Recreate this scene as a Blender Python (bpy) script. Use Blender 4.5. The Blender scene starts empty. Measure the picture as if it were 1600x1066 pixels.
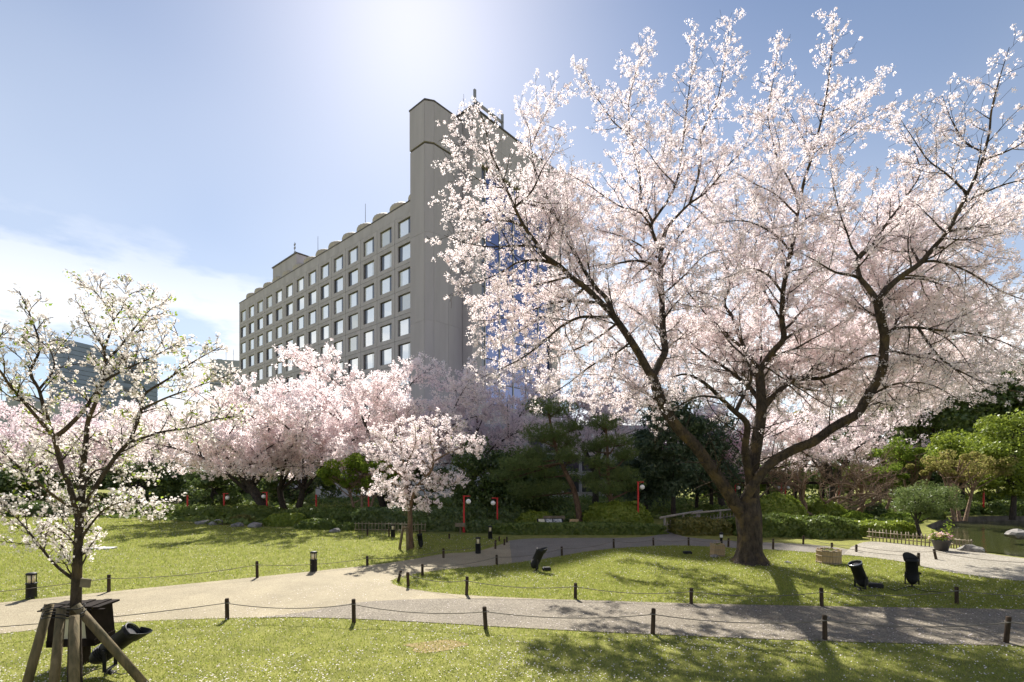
import bpy, bmesh, math, random
import numpy as np
from mathutils import Vector, Matrix

# ------------------------------------------------------------------ camera, sky, sun, exposure
S = bpy.context.scene
COL = S.collection
F_PX, HOR, CXP, EYE = 772.0, 742.0, 800.0, 2.2      # focal length, horizon row, centre column (1600 px frame), eye height
cam_d = bpy.data.cameras.new('camera')
cam_d.sensor_width = 36.0
cam_d.lens = F_PX / 1600.0 * 36.0
cam_d.shift_y = (HOR - 533.0) / 1600.0
cam_d.clip_start = 0.05
cam_d.clip_end = 6000
cam = bpy.data.objects.new('camera', cam_d)
COL.objects.link(cam)
cam.location = (0, 0, EYE)
cam.rotation_euler = (math.radians(90), 0, 0)
S.camera = cam

SUN_AZ = math.radians(-11.7)     # from +Y, negative = to the left
SUN_EL = math.radians(44.0)
sdir = Vector((math.sin(SUN_AZ) * math.cos(SUN_EL), math.cos(SUN_AZ) * math.cos(SUN_EL), math.sin(SUN_EL)))

w = bpy.data.worlds.new('World')
S.world = w
w.use_nodes = True
nt = w.node_tree
nt.nodes.clear()
def wn(t): return nt.nodes.new(t)
sky = wn('ShaderNodeTexSky')
sky.sky_type = 'NISHITA'
sky.sun_disc = False
sky.sun_elevation = SUN_EL
sky.sun_rotation = SUN_AZ
sky.altitude = 0
sky.air_density = 0.9
sky.dust_density = 0.42
sky.ozone_density = 2.6
bg = wn('ShaderNodeBackground')
bg.inputs['Strength'].default_value = 0.063
wo = wn('ShaderNodeOutputWorld')
tc = wn('ShaderNodeTexCoord')
sep = wn('ShaderNodeSeparateXYZ')
nt.links.new(tc.outputs['Generated'], sep.inputs[0])
mp = wn('ShaderNodeMapping')
mp.inputs['Scale'].default_value = (1.6, 1.6, 5.0)
mp.inputs['Location'].default_value = (0.35, 0.1, 0.0)
nt.links.new(tc.outputs['Generated'], mp.inputs[0])
no = wn('ShaderNodeTexNoise')
no.inputs['Scale'].default_value = 1.7
no.inputs['Detail'].default_value = 9
no.inputs['Roughness'].default_value = 0.56
nt.links.new(mp.outputs[0], no.inputs['Vector'])
cr = wn('ShaderNodeValToRGB')
cr.color_ramp.elements[0].position = 0.46
cr.color_ramp.elements[1].position = 0.545
nt.links.new(no.outputs['Fac'], cr.inputs[0])
el = wn('ShaderNodeMapRange')          # clouds lie low round the whole horizon
el.inputs[1].default_value = 0.40
el.inputs[2].default_value = 0.16
el.inputs[3].default_value = 0.0
el.inputs[4].default_value = 1.0
nt.links.new(sep.outputs['Z'], el.inputs[0])
mm = wn('ShaderNodeMath'); mm.operation = 'MULTIPLY'
nt.links.new(cr.outputs[0], mm.inputs[0]); nt.links.new(el.outputs[0], mm.inputs[1])
mx = wn('ShaderNodeMixRGB')
mx.inputs['Color2'].default_value = (10.5, 10.4, 10.3, 1)
nt.links.new(mm.outputs[0], mx.inputs[0])
hs = wn('ShaderNodeHueSaturation')
hs.inputs['Saturation'].default_value = 0.98
nt.links.new(sky.outputs[0], hs.inputs['Color'])
tn = wn('ShaderNodeMixRGB'); tn.blend_type = 'MULTIPLY'; tn.inputs[0].default_value = 1
tn.inputs['Color2'].default_value = (0.985, 0.99, 0.985, 1)
nt.links.new(hs.outputs[0], tn.inputs['Color1'])
# a thin high veil that thickens toward the horizon
vn = wn('ShaderNodeTexNoise'); vn.inputs['Scale'].default_value = 1.15; vn.inputs['Detail'].default_value = 3; vn.inputs['Roughness'].default_value = 0.45
vmap = wn('ShaderNodeMapping'); vmap.inputs['Location'].default_value = (2.6, 0.4, 1.3); vmap.inputs['Scale'].default_value = (1, 1, 1.6)
nt.links.new(tc.outputs['Generated'], vmap.inputs[0]); nt.links.new(vmap.outputs[0], vn.inputs['Vector'])
vr = wn('ShaderNodeMapRange'); vr.inputs[1].default_value = 0.32; vr.inputs[2].default_value = 0.62; vr.inputs[3].default_value = 0.35; vr.inputs[4].default_value = 1.0
nt.links.new(vn.outputs['Fac'], vr.inputs[0])
ve = wn('ShaderNodeMapRange'); ve.inputs[1].default_value = 0.68; ve.inputs[2].default_value = 0.22; ve.inputs[3].default_value = 0.0; ve.inputs[4].default_value = 0.62
nt.links.new(sep.outputs['Z'], ve.inputs[0])
vm = wn('ShaderNodeMath'); vm.operation = 'MULTIPLY'
nt.links.new(vr.outputs[0], vm.inputs[0]); nt.links.new(ve.outputs[0], vm.inputs[1])
vx = wn('ShaderNodeMixRGB'); vx.inputs['Color2'].default_value = (9.6, 9.9, 10.2, 1)
nt.links.new(vm.outputs[0], vx.inputs[0]); nt.links.new(tn.outputs[0], vx.inputs['Color1'])
nt.links.new(vx.outputs[0], mx.inputs['Color1'])
nt.links.new(mx.outputs[0], bg.inputs['Color'])
nt.links.new(bg.outputs[0], wo.inputs['Surface'])

sl = bpy.data.lights.new('sun', 'SUN')
sl.energy = 5.0
sl.angle = math.radians(0.53)
sl.color = (1.0, 0.955, 0.88)
so = bpy.data.objects.new('sun', sl)
COL.objects.link(so)
so.rotation_euler = sdir.to_track_quat('Z', 'Y').to_euler()

S.view_settings.view_transform = 'Standard'
S.view_settings.look = 'None'
S.view_settings.gamma = 1.0
S.view_settings.use_curve_mapping = False
S.view_settings.exposure = 1.02
S.render.engine = 'CYCLES'
S.cycles.max_bounces = 10
S.cycles.diffuse_bounces = 5
S.cycles.transmission_bounces = 8
S.cycles.transparent_max_bounces = 8
S.cycles.caustics_reflective = False
S.cycles.caustics_refractive = False
S.cycles.sample_clamp_indirect = 6

# ------------------------------------------------------------------ helpers
def at(px, py, z=0.0):
    Y = EYE * F_PX / (py - HOR)
    return np.array([(px - CXP) / F_PX * Y, Y, z])
def pt(px, py, Y):
    return np.array([(px - CXP) / F_PX * Y, Y, EYE + (HOR - py) / F_PX * Y])

def tag(o, label=None, cat=None, group=None, kind=None):
    if label: o['label'] = label
    if cat: o['category'] = cat
    if group: o['group'] = group
    if kind: o['kind'] = kind
    return o
def empty(name, loc=(0, 0, 0), rz=0.0, **k):
    o = bpy.data.objects.new(name, None)
    COL.objects.link(o)
    o.location = [float(c) for c in loc]; o.rotation_euler = (0, 0, rz)
    o.empty_display_size = 0.1
    return tag(o, **k)
def link(name, me, parent=None, loc=None, rot=None):
    o = bpy.data.objects.new(name, me)
    COL.objects.link(o)
    if parent is not None: o.parent = parent
    if loc is not None: o.location = [float(c) for c in loc]
    if rot is not None: o.rotation_euler = rot
    return o
def mesh_np(name, groups, mats, smooth=False, origin=None):
    """groups: list of (V, F, material index); F is an (n, k) array"""
    me = bpy.data.meshes.new(name)
    Vs, loops, starts, mi, off, ls = [], [], [], [], 0, 0
    for V, F, m in groups:
        if len(F) == 0: continue
        V = np.asarray(V, np.float32); F = np.asarray(F, np.int64)
        if origin is not None: V = V - np.asarray(origin, np.float32)
        Vs.append(V); loops.append((F + off).ravel())
        n, k = F.shape
        starts.append(ls + np.arange(n) * k); mi.append(np.full(n, m)); off += len(V); ls += n * k
    V = np.concatenate(Vs); L = np.concatenate(loops); st = np.concatenate(starts); mi = np.concatenate(mi)
    me.vertices.add(len(V)); me.vertices.foreach_set('co', V.ravel())
    me.loops.add(len(L)); me.loops.foreach_set('vertex_index', L.astype(np.int32))
    me.polygons.add(len(st)); me.polygons.foreach_set('loop_start', st.astype(np.int32))
    me.polygons.foreach_set('material_index', mi.astype(np.int32))
    if smooth: me.polygons.foreach_set('use_smooth', np.ones(len(st), bool))
    for m in mats: me.materials.append(m)
    me.update(calc_edges=True)
    return me

class MB:
    def __init__(s): s.v, s.f, s.sm = [], [], []
    def add(s, vs, fs, smooth=False):
        b = len(s.v)
        s.v += [tuple(float(c) for c in v) for v in vs]; s.f += [tuple(b + i for i in f) for f in fs]; s.sm += [smooth] * len(fs)
        return s
    def box(s, lo, hi, M=None):
        (x0, y0, z0), (x1, y1, z1) = lo, hi
        vs = [(x0,y0,z0),(x1,y0,z0),(x1,y1,z0),(x0,y1,z0),(x0,y0,z1),(x1,y0,z1),(x1,y1,z1),(x0,y1,z1)]
        if M is not None: vs = [tuple(M @ Vector(v)) for v in vs]
        return s.add(vs, [(3,2,1,0),(4,5,6,7),(0,1,5,4),(1,2,6,5),(2,3,7,6),(3,0,4,7)])
    def prism(s, poly, z0, z1):
        n = len(poly)
        vs = [(p[0], p[1], z0) for p in poly] + [(p[0], p[1], z1) for p in poly]
        return s.add(vs, [tuple(range(n))[::-1], tuple(range(n, 2 * n))] + [(i, (i + 1) % n, n + (i + 1) % n, n + i) for i in range(n)])
    def lathe(s, prof, n=16, M=None, smooth=True, cap=True):
        vs, fs = [], []
        for r, z in prof:
            for i in range(n):
                a = 2 * math.pi * i / n
                vs.append((r * math.cos(a), r * math.sin(a), z))
        for j in range(len(prof) - 1):
            for i in range(n):
                fs.append((j * n + i, j * n + (i + 1) % n, (j + 1) * n + (i + 1) % n, (j + 1) * n + i))
        if M is not None: vs = [tuple(M @ Vector(v)) for v in vs]
        s.add(vs, fs, smooth)
        if cap:
            m = (len(prof) - 1) * n
            b = len(s.v) - len(vs)
            s.f += [tuple(b + i for i in range(n))[::-1], tuple(b + m + i for i in range(n))]; s.sm += [False, False]
        return s
    def tube(s, pts, rads, n=8, smooth=True, cap=True):
        V, F = tube_np(np.array(pts, float), np.array(rads, float) if np.ndim(rads) else np.full(len(pts), float(rads)), n)
        s.add(V, [tuple(f) for f in F], smooth)
        if cap:
            b = len(s.v) - len(V); m = len(V) - n
            s.f += [tuple(b + i for i in range(n))[::-1], tuple(b + m + i for i in range(n))]; s.sm += [False, False]
        return s
    def mesh(s, name, mat):
        me = bpy.data.meshes.new(name)
        me.from_pydata(s.v, [], s.f)
        me.polygons.foreach_set('use_smooth', s.sm)
        me.materials.append(mat)
        bm = bmesh.new(); bm.from_mesh(me); bmesh.ops.recalc_face_normals(bm, faces=bm.faces); bm.to_mesh(me); bm.free()
        return me
    def build(s, name, mat, parent=None, loc=None, rot=None, bevel=0.0):
        o = link(name, s.mesh(name, mat), parent, loc, rot)
        if bevel:
            b = o.modifiers.new('b', 'BEVEL'); b.width = bevel; b.segments = 2; b.limit_method = 'ANGLE'
        return o

def tube_np(P, R, n):
    m = len(P)
    T = np.gradient(P, axis=0)
    T /= np.linalg.norm(T, axis=1)[:, None] + 1e-9
    mean = T.mean(0)
    ref = np.eye(3)[int(np.argmin(np.abs(mean)))]
    A = np.cross(T, ref); A /= np.linalg.norm(A, axis=1)[:, None] + 1e-9
    B = np.cross(T, A)
    a = np.arange(n) * 2 * np.pi / n
    V = P[:, None, :] + R[:, None, None] * (np.cos(a)[None, :, None] * A[:, None, :] + np.sin(a)[None, :, None] * B[:, None, :])
    i = np.arange(n); j = np.arange(m - 1)[:, None] * n
    F = np.stack([j + i, j + (i + 1) % n, j + n + (i + 1) % n, j + n + i], -1).reshape(-1, 4)
    return V.reshape(-1, 3), F
def smooth_line(P, step):
    """Catmull-Rom through P, resampled to about step"""
    P = np.asarray(P, float)
    if len(P) < 3:
        n = max(2, int(np.linalg.norm(P[-1] - P[0]) / step) + 1)
        t = np.linspace(0, 1, n)[:, None]
        return P[0] * (1 - t) + P[-1] * t
    Q = np.vstack([2 * P[0] - P[1], P, 2 * P[-1] - P[-2]])
    out = []
    for i in range(1, len(Q) - 2):
        n = max(1, int(np.linalg.norm(Q[i + 1] - Q[i]) / step + 0.5))
        t = (np.arange(n) / n)[:, None]
        out.append(0.5 * (2 * Q[i] + (Q[i + 1] - Q[i - 1]) * t + (2 * Q[i - 1] - 5 * Q[i] + 4 * Q[i + 1] - Q[i + 2]) * t ** 2
                          + (3 * Q[i] - Q[i - 1] - 3 * Q[i + 1] + Q[i + 2]) * t ** 3))
    out.append(P[-1:])
    return np.vstack(out)
def unit(a):
    return a / (np.linalg.norm(a, axis=-1, keepdims=True) + 1e-9)
def rdir(rng, n):
    return unit(rng.normal(size=(n, 3)))
def in_poly(P, poly):
    x, y = P[:, 0], P[:, 1]
    c = np.zeros(len(P), bool)
    q = np.asarray(poly)[:, :2]
    for i in range(len(q)):
        x0, y0 = q[i - 1]; x1, y1 = q[i]
        m = ((y0 > y) != (y1 > y))
        xi = (x1 - x0) * (y - y0) / (y1 - y0 + 1e-12) + x0
        c ^= m & (x < xi)
    return c

# ------------------------------------------------------------------ materials
def new_mat(name):
    m = bpy.data.materials.new(name); m.use_nodes = True
    return m, m.node_tree
def pbr(name, col, rough=0.7, metal=0.0, noise=0.0, scale=5.0, bump=0.0, bscale=30.0, spec=0.5, col2=None, coord='Object', detail=6, stretch=(1, 1, 1)):
    m, t = new_mat(name)
    b = t.nodes['Principled BSDF']
    b.inputs['Roughness'].default_value = rough; b.inputs['Metallic'].default_value = metal
    b.inputs['Specular IOR Level'].default_value = spec
    b.inputs['Base Color'].default_value = (*col, 1)
    tcn = t.nodes.new('ShaderNodeTexCoord')
    mpn = t.nodes.new('ShaderNodeMapping'); mpn.inputs['Scale'].default_value = stretch
    t.links.new(tcn.outputs[coord], mpn.inputs[0])
    if noise or col2:
        n = t.nodes.new('ShaderNodeTexNoise'); n.inputs['Scale'].default_value = scale; n.inputs['Detail'].default_value = detail
        n.inputs['Roughness'].default_value = 0.62
        t.links.new(mpn.outputs[0], n.inputs['Vector'])
        r = t.nodes.new('ShaderNodeValToRGB')
        c2 = col2 if col2 else tuple(c * (1 - noise) for c in col)
        r.color_ramp.elements[0].position = 0.36; r.color_ramp.elements[1].position = 0.64
        r.color_ramp.elements[0].color = (*c2, 1); r.color_ramp.elements[1].color = (*[min(1, c * (1 + 0.5 * noise)) for c in col], 1)
        t.links.new(n.outputs['Fac'], r.inputs[0]); t.links.new(r.outputs[0], b.inputs['Base Color'])
    if bump:
        n2 = t.nodes.new('ShaderNodeTexNoise'); n2.inputs['Scale'].default_value = bscale; n2.inputs['Detail'].default_value = 5
        t.links.new(mpn.outputs[0], n2.inputs['Vector'])
        bp = t.nodes.new('ShaderNodeBump'); bp.inputs['Strength'].default_value = 1.0; bp.inputs['Distance'].default_value = bump
        t.links.new(n2.outputs['Fac'], bp.inputs['Height']); t.links.new(bp.outputs[0], b.inputs['Normal'])
    return m
def leafy(name, cols, trans=0.45, gloss=0.0, tcol=None):
    """thin leaf or petal: diffuse front, translucent back, colour varied from piece to piece"""
    m, t = new_mat(name)
    t.nodes.remove(t.nodes['Principled BSDF'])
    out = t.nodes['Material Output']
    g = t.nodes.new('ShaderNodeNewGeometry')
    r = t.nodes.new('ShaderNodeValToRGB')
    e = r.color_ramp.elements
    e[0].color = (*cols[0], 1); e[1].color = (*cols[-1], 1)
    for i in range(1, len(cols) - 1):
        q = e.new(i / (len(cols) - 1)); q.color = (*cols[i], 1)
    t.links.new(g.outputs['Random Per Island'], r.inputs[0])
    d = t.nodes.new('ShaderNodeBsdfDiffuse'); tr = t.nodes.new('ShaderNodeBsdfTranslucent')
    t.links.new(r.outputs[0], d.inputs['Color'])
    if tcol:
        mt = t.nodes.new('ShaderNodeMixRGB'); mt.blend_type = 'MULTIPLY'; mt.inputs[0].default_value = 1
        mt.inputs['Color2'].default_value = (*tcol, 1)
        t.links.new(r.outputs[0], mt.inputs['Color1']); t.links.new(mt.outputs[0], tr.inputs['Color'])
    else:
        t.links.new(r.outputs[0], tr.inputs['Color'])
    mxs = t.nodes.new('ShaderNodeMixShader'); mxs.inputs[0].default_value = trans
    t.links.new(d.outputs[0], mxs.inputs[1]); t.links.new(tr.outputs[0], mxs.inputs[2])
    last = mxs
    if gloss:
        gl = t.nodes.new('ShaderNodeBsdfGlossy'); gl.inputs['Roughness'].default_value = 0.38
        m2 = t.nodes.new('ShaderNodeMixShader'); m2.inputs[0].default_value = gloss
        t.links.new(mxs.outputs[0], m2.inputs[1]); t.links.new(gl.outputs[0], m2.inputs[2]); last = m2
    t.links.new(last.outputs[0], out.inputs['Surface'])
    return m

M = {}
M['blossom'] = leafy('blossom', [(0.91, 0.78, 0.785), (0.94, 0.865, 0.86), (0.92, 0.82, 0.82), (0.95, 0.90, 0.885)], 0.62)
M['blossom_white'] = leafy('blossom_white', [(0.86, 0.77, 0.74), (0.91, 0.86, 0.82), (0.88, 0.81, 0.78)], 0.55)
M['blossom_pink'] = leafy('blossom_pink', [(0.84, 0.71, 0.735), (0.88, 0.79, 0.81), (0.86, 0.75, 0.78)], 0.58)
M['blossom_rose'] = leafy('blossom_rose', [(0.78, 0.52, 0.62), (0.86, 0.66, 0.74)], 0.5)
M['young_leaf'] = leafy('young_leaf', [(0.22, 0.32, 0.04), (0.34, 0.44, 0.06), (0.28, 0.28, 0.06)], 0.6)
M['grass'] = leafy('grass', [(0.20, 0.26, 0.035), (0.30, 0.34, 0.06), (0.40, 0.40, 0.11), (0.24, 0.30, 0.045)], 0.52, 0.02)
M['hedge'] = leafy('hedge_leaf', [(0.10, 0.145, 0.03), (0.145, 0.195, 0.04), (0.19, 0.24, 0.05)], 0.4, 0.03)
M['hedge_light'] = leafy('hedge_leaf_light', [(0.18, 0.24, 0.03), (0.24, 0.30, 0.04), (0.29, 0.34, 0.05)], 0.45, 0.03)
M['hedge_gold'] = leafy('hedge_leaf_gold', [(0.13, 0.13, 0.03), (0.2, 0.18, 0.04), (0.11, 0.13, 0.03)], 0.35, 0.03)
M['evergreen'] = leafy('evergreen_leaf', [(0.065, 0.105, 0.03), (0.11, 0.155, 0.04), (0.15, 0.195, 0.05)], 0.4, 0.04)
M['conifer'] = leafy('conifer_leaf', [(0.055, 0.09, 0.05), (0.09, 0.13, 0.068), (0.115, 0.15, 0.08)], 0.34, 0.03)
M['pine'] = leafy('pine_needle', [(0.11, 0.16, 0.05), (0.16, 0.215, 0.065), (0.21, 0.26, 0.08)], 0.45, 0.03)
M['maple'] = leafy('maple_leaf', [(0.26, 0.27, 0.07), (0.34, 0.32, 0.10), (0.36, 0.27, 0.13)], 0.5)
M['spring'] = leafy('spring_leaf', [(0.14, 0.22, 0.03), (0.24, 0.30, 0.05), (0.18, 0.26, 0.04)], 0.5)
M['petal'] = leafy('fallen_petal', [(0.85, 0.74, 0.74), (0.92, 0.86, 0.84)], 0.3)
M['flower'] = leafy('pot_flower', [(0.9, 0.88, 0.8), (0.85, 0.45, 0.6), (0.9, 0.8, 0.35)], 0.4)

def bark_mat(name, c1, c2, lichen=None):
    m, t = new_mat(name)
    b = t.nodes['Principled BSDF']; b.inputs['Roughness'].default_value = 0.9; b.inputs['Specular IOR Level'].default_value = 0.2
    tcn = t.nodes.new('ShaderNodeTexCoord')
    mpn = t.nodes.new('ShaderNodeMapping'); mpn.inputs['Scale'].default_value = (1, 1, 0.45)
    t.links.new(tcn.outputs['Object'], mpn.inputs[0])
    n = t.nodes.new('ShaderNodeTexNoise'); n.inputs['Scale'].default_value = 14; n.inputs['Detail'].default_value = 8; n.inputs['Roughness'].default_value = 0.7
    t.links.new(mpn.outputs[0], n.inputs['Vector'])
    r = t.nodes.new('ShaderNodeValToRGB')
    r.color_ramp.elements[0].position = 0.35; r.color_ramp.elements[1].position = 0.68
    r.color_ramp.elements[0].color = (*c1, 1); r.color_ramp.elements[1].color = (*c2, 1)
    t.links.new(n.outputs['Fac'], r.inputs[0])
    last = r.outputs[0]
    if lichen:
        n3 = t.nodes.new('ShaderNodeTexNoise'); n3.inputs['Scale'].default_value = 3.0; n3.inputs['Detail'].default_value = 7
        t.links.new(tcn.outputs['Object'], n3.inputs['Vector'])
        r3 = t.nodes.new('ShaderNodeValToRGB'); r3.color_ramp.elements[0].position = 0.52; r3.color_ramp.elements[1].position = 0.66
        t.links.new(n3.outputs['Fac'], r3.inputs[0])
        mxx = t.nodes.new('ShaderNodeMixRGB'); mxx.inputs['Color2'].default_value = (*lichen, 1)
        t.links.new(r3.outputs[0], mxx.inputs[0]); t.links.new(last, mxx.inputs['Color1']); last = mxx.outputs[0]
    t.links.new(last, b.inputs['Base Color'])
    v = t.nodes.new('ShaderNodeTexVoronoi'); v.inputs['Scale'].default_value = 16; v.feature = 'DISTANCE_TO_EDGE'
    mp2 = t.nodes.new('ShaderNodeMapping'); mp2.inputs['Scale'].default_value = (1.4, 1.4, 0.35)
    t.links.new(tcn.outputs['Object'], mp2.inputs[0])
    nd = t.nodes.new('ShaderNodeTexNoise'); nd.inputs['Scale'].default_value = 6
    t.links.new(mp2.outputs[0], nd.inputs['Vector'])
    ma = t.nodes.new('ShaderNodeMixRGB'); ma.inputs[0].default_value = 0.25
    t.links.new(mp2.outputs[0], ma.inputs['Color1']); t.links.new(nd.outputs['Color'], ma.inputs['Color2'])
    t.links.new(ma.outputs[0], v.inputs['Vector'])
    ad = t.nodes.new('ShaderNodeMath'); ad.operation = 'ADD'
    t.links.new(v.outputs['Distance'], ad.inputs[0]); t.links.new(n.outputs['Fac'], ad.inputs[1])
    bp = t.nodes.new('ShaderNodeBump'); bp.inputs['Distance'].default_value = 0.05; bp.inputs['Strength'].default_value = 0.9
    t.links.new(ad.outputs[0], bp.inputs['Height']); t.links.new(bp.outputs[0], b.inputs['Normal'])
    return m
M['bark'] = bark_mat('cherry_bark', (0.028, 0.022, 0.018), (0.10, 0.074, 0.054), (0.125, 0.088, 0.045))
M['bark_dark'] = bark_mat('cherry_bark_dark', (0.03, 0.025, 0.022), (0.085, 0.07, 0.06))
M['bark_tan'] = bark_mat('myrtle_bark', (0.16, 0.10, 0.065), (0.36, 0.26, 0.18))
M['bark_pine'] = bark_mat('pine_bark', (0.07, 0.045, 0.032), (0.20, 0.13, 0.09))
M['bark_young'] = bark_mat('young_bark', (0.10, 0.065, 0.04), (0.24, 0.16, 0.10))

M['soil'] = pbr('turf_soil', (0.22, 0.22, 0.06), 0.95, noise=0.4, scale=3.0, bump=0.02, bscale=60, col2=(0.16, 0.165, 0.045), spec=0.1)
def gravel(name, c1, c2, c3, sc=90):
    m, t = new_mat(name)
    b = t.nodes['Principled BSDF']; b.inputs['Roughness'].default_value = 0.85; b.inputs['Specular IOR Level'].default_value = 0.25
    tcn = t.nodes.new('ShaderNodeTexCoord')
    v = t.nodes.new('ShaderNodeTexVoronoi'); v.inputs['Scale'].default_value = sc
    t.links.new(tcn.outputs['Object'], v.inputs['Vector'])
    r = t.nodes.new('ShaderNodeValToRGB')
    e = r.color_ramp.elements; e[0].color = (*c1, 1); e[1].color = (*c3, 1); q = e.new(0.5); q.color = (*c2, 1)
    sp = t.nodes.new('ShaderNodeSeparateColor')
    t.links.new(v.outputs['Color'], sp.inputs[0]); t.links.new(sp.outputs[0], r.inputs[0])
    n = t.nodes.new('ShaderNodeTexNoise'); n.inputs['Scale'].default_value = 1.1; n.inputs['Detail'].default_value = 8; n.inputs['Roughness'].default_value = 0.65
    t.links.new(tcn.outputs['Object'], n.inputs['Vector'])
    r2 = t.nodes.new('ShaderNodeValToRGB'); r2.color_ramp.elements[0].position = 0.3; r2.color_ramp.elements[1].position = 0.7
    r2.color_ramp.elements[0].color = (0.78, 0.77, 0.75, 1); r2.color_ramp.elements[1].color = (1.08, 1.07, 1.04, 1)
    t.links.new(n.outputs['Fac'], r2.inputs[0])
    ml = t.nodes.new('ShaderNodeMixRGB'); ml.blend_type = 'MULTIPLY'; ml.inputs[0].default_value = 1
    t.links.new(r.outputs[0], ml.inputs['Color1']); t.links.new(r2.outputs[0], ml.inputs['Color2'])
    t.links.new(ml.outputs[0], b.inputs['Base Color'])
    bp = t.nodes.new('ShaderNodeBump'); bp.inputs['Distance'].default_value = 0.006; bp.inputs['Strength'].default_value = 0.8
    t.links.new(v.outputs['Distance'], bp.inputs['Height']); t.links.new(bp.outputs[0], b.inputs['Normal'])
    return m
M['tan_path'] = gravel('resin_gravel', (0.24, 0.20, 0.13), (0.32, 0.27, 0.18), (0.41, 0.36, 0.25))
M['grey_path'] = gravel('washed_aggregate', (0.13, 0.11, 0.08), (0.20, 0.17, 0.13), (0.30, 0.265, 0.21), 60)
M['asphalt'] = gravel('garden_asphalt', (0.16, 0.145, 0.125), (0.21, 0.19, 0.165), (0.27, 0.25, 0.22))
M['pale_path'] = gravel('pale_gravel', (0.21, 0.19, 0.15), (0.29, 0.265, 0.215), (0.42, 0.39, 0.34), 40)
M['concrete'] = pbr('facade_concrete', (0.44, 0.405, 0.435), 0.85, noise=0.14, scale=0.8, bump=0.004, bscale=40, stretch=(1, 1, 0.25))
M['tower_concrete'] = pbr('tower_concrete', (0.40, 0.365, 0.395), 0.8, noise=0.10, scale=0.5, bump=0.004, bscale=30, stretch=(1.5, 1.5, 0.12))
M['frame_dark'] = pbr('bronze_frame', (0.10, 0.085, 0.075), 0.45, metal=0.4)
M['drum'] = pbr('beige_louvre', (0.46, 0.40, 0.33), 0.7, noise=0.1)
M['metal_grey'] = pbr('grey_metal', (0.30, 0.29, 0.29), 0.5, metal=0.5)
def glass(name, base, gcol, mix, rough=0.02):
    m, t = new_mat(name)
    t.nodes.remove(t.nodes['Principled BSDF'])
    d = t.nodes.new('ShaderNodeBsdfDiffuse'); d.inputs['Color'].default_value = (*base, 1)
    g = t.nodes.new('ShaderNodeBsdfGlossy'); g.inputs['Color'].default_value = (*gcol, 1); g.inputs['Roughness'].default_value = rough
    x = t.nodes.new('ShaderNodeMixShader'); x.inputs[0].default_value = mix
    t.links.new(d.outputs[0], x.inputs[1]); t.links.new(g.outputs[0], x.inputs[2])
    t.links.new(x.outputs[0], t.nodes['Material Output'].inputs['Surface'])
    return m
M['pane'] = glass('window_glass', (0.80, 0.83, 0.86), (1.0, 1.0, 1.0), 0.62)
M['pane_dark'] = glass('side_glass', (0.06, 0.06, 0.065), (0.7, 0.75, 0.85), 0.18)
M['curtain'] = glass('curtained_glass', (0.62, 0.60, 0.56), (0.86, 0.92, 1.0), 0.35)
M['blue_glass'] = glass('blue_glass', (0.03, 0.04, 0.10), (0.24, 0.29, 0.50), 0.6)
M['far_blue'] = pbr('blue_grey_cladding', (0.17, 0.21, 0.30), 0.5, noise=0.1, scale=0.2)
M['far_dark'] = pbr('dark_louvre', (0.06, 0.075, 0.10), 0.5)
M['far_grey'] = pbr('grey_render', (0.32, 0.34, 0.37), 0.8, noise=0.1, scale=0.3)
M['podium'] = pbr('podium_render', (0.55, 0.54, 0.53), 0.8, noise=0.1, scale=0.4)
M['wood_dark'] = pbr('weathered_post', (0.065, 0.046, 0.031), 0.9, spec=0.15, noise=0.45, scale=9, bump=0.004, bscale=50, stretch=(3, 3, 0.5))
M['wood_top'] = pbr('sawn_post_top', (0.30, 0.23, 0.15), 0.85, noise=0.2, scale=20)
M['stake'] = pbr('peeled_stake', (0.19, 0.145, 0.085), 0.85, noise=0.3, scale=7, bump=0.006, bscale=30, stretch=(2, 2, 0.3), col2=(0.09, 0.078, 0.045), spec=0.15)
M['bamboo'] = pbr('bamboo', (0.29, 0.23, 0.145), 0.6, noise=0.35, scale=10, stretch=(1, 1, 0.3))
M['tub_wood'] = pbr('tub_wood', (0.42, 0.30, 0.16), 0.75, noise=0.3, scale=12, bump=0.003, bscale=40, stretch=(3, 3, 0.4))
M['rope'] = pbr('hemp_rope', (0.16, 0.14, 0.11), 0.9)
M['string'] = pbr('black_twine', (0.02, 0.018, 0.016), 0.9)
M['black'] = pbr('black_paint', (0.013, 0.013, 0.014), 0.55, spec=0.3, noise=0.3, scale=8)
M['silver'] = pbr('galvanised_rim', (0.45, 0.46, 0.48), 0.3, metal=0.9)
M['lens'] = pbr('lamp_lens', (0.12, 0.12, 0.12), 0.1)
M['lamp_glass'] = pbr('frosted_lamp', (0.72, 0.62, 0.40), 0.4)
M['lamp_white'] = pbr('white_lamp', (0.75, 0.74, 0.70), 0.4)
M['red'] = pbr('vermilion_paint', (0.50, 0.012, 0.014), 0.5, noise=0.15, scale=6)
M['globe'] = pbr('opal_globe', (0.85, 0.84, 0.82), 0.25)
M['dark_wood'] = pbr('stained_wood', (0.022, 0.016, 0.013), 0.85, spec=0.08, noise=0.3, scale=8)
M['paper'] = pbr('lantern_paper', (0.62, 0.58, 0.42), 0.8)
M['board_wood'] = pbr('sign_wood', (0.16, 0.13, 0.09), 0.8, noise=0.3, scale=6)
M['print'] = pbr('printed_board', (0.62, 0.62, 0.60), 0.4, noise=0.0, scale=9, col2=(0.12, 0.12, 0.13), detail=2)
M['stone'] = pbr('garden_stone', (0.24, 0.225, 0.205), 0.9, noise=0.45, scale=5, bump=0.02, bscale=12)
M['plate'] = pbr('pale_slab', (0.55, 0.54, 0.52), 0.7, noise=0.2)
M['rail'] = pbr('rail_timber', (0.27, 0.24, 0.205), 0.8, noise=0.3, scale=6, stretch=(1, 1, 1))
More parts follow.
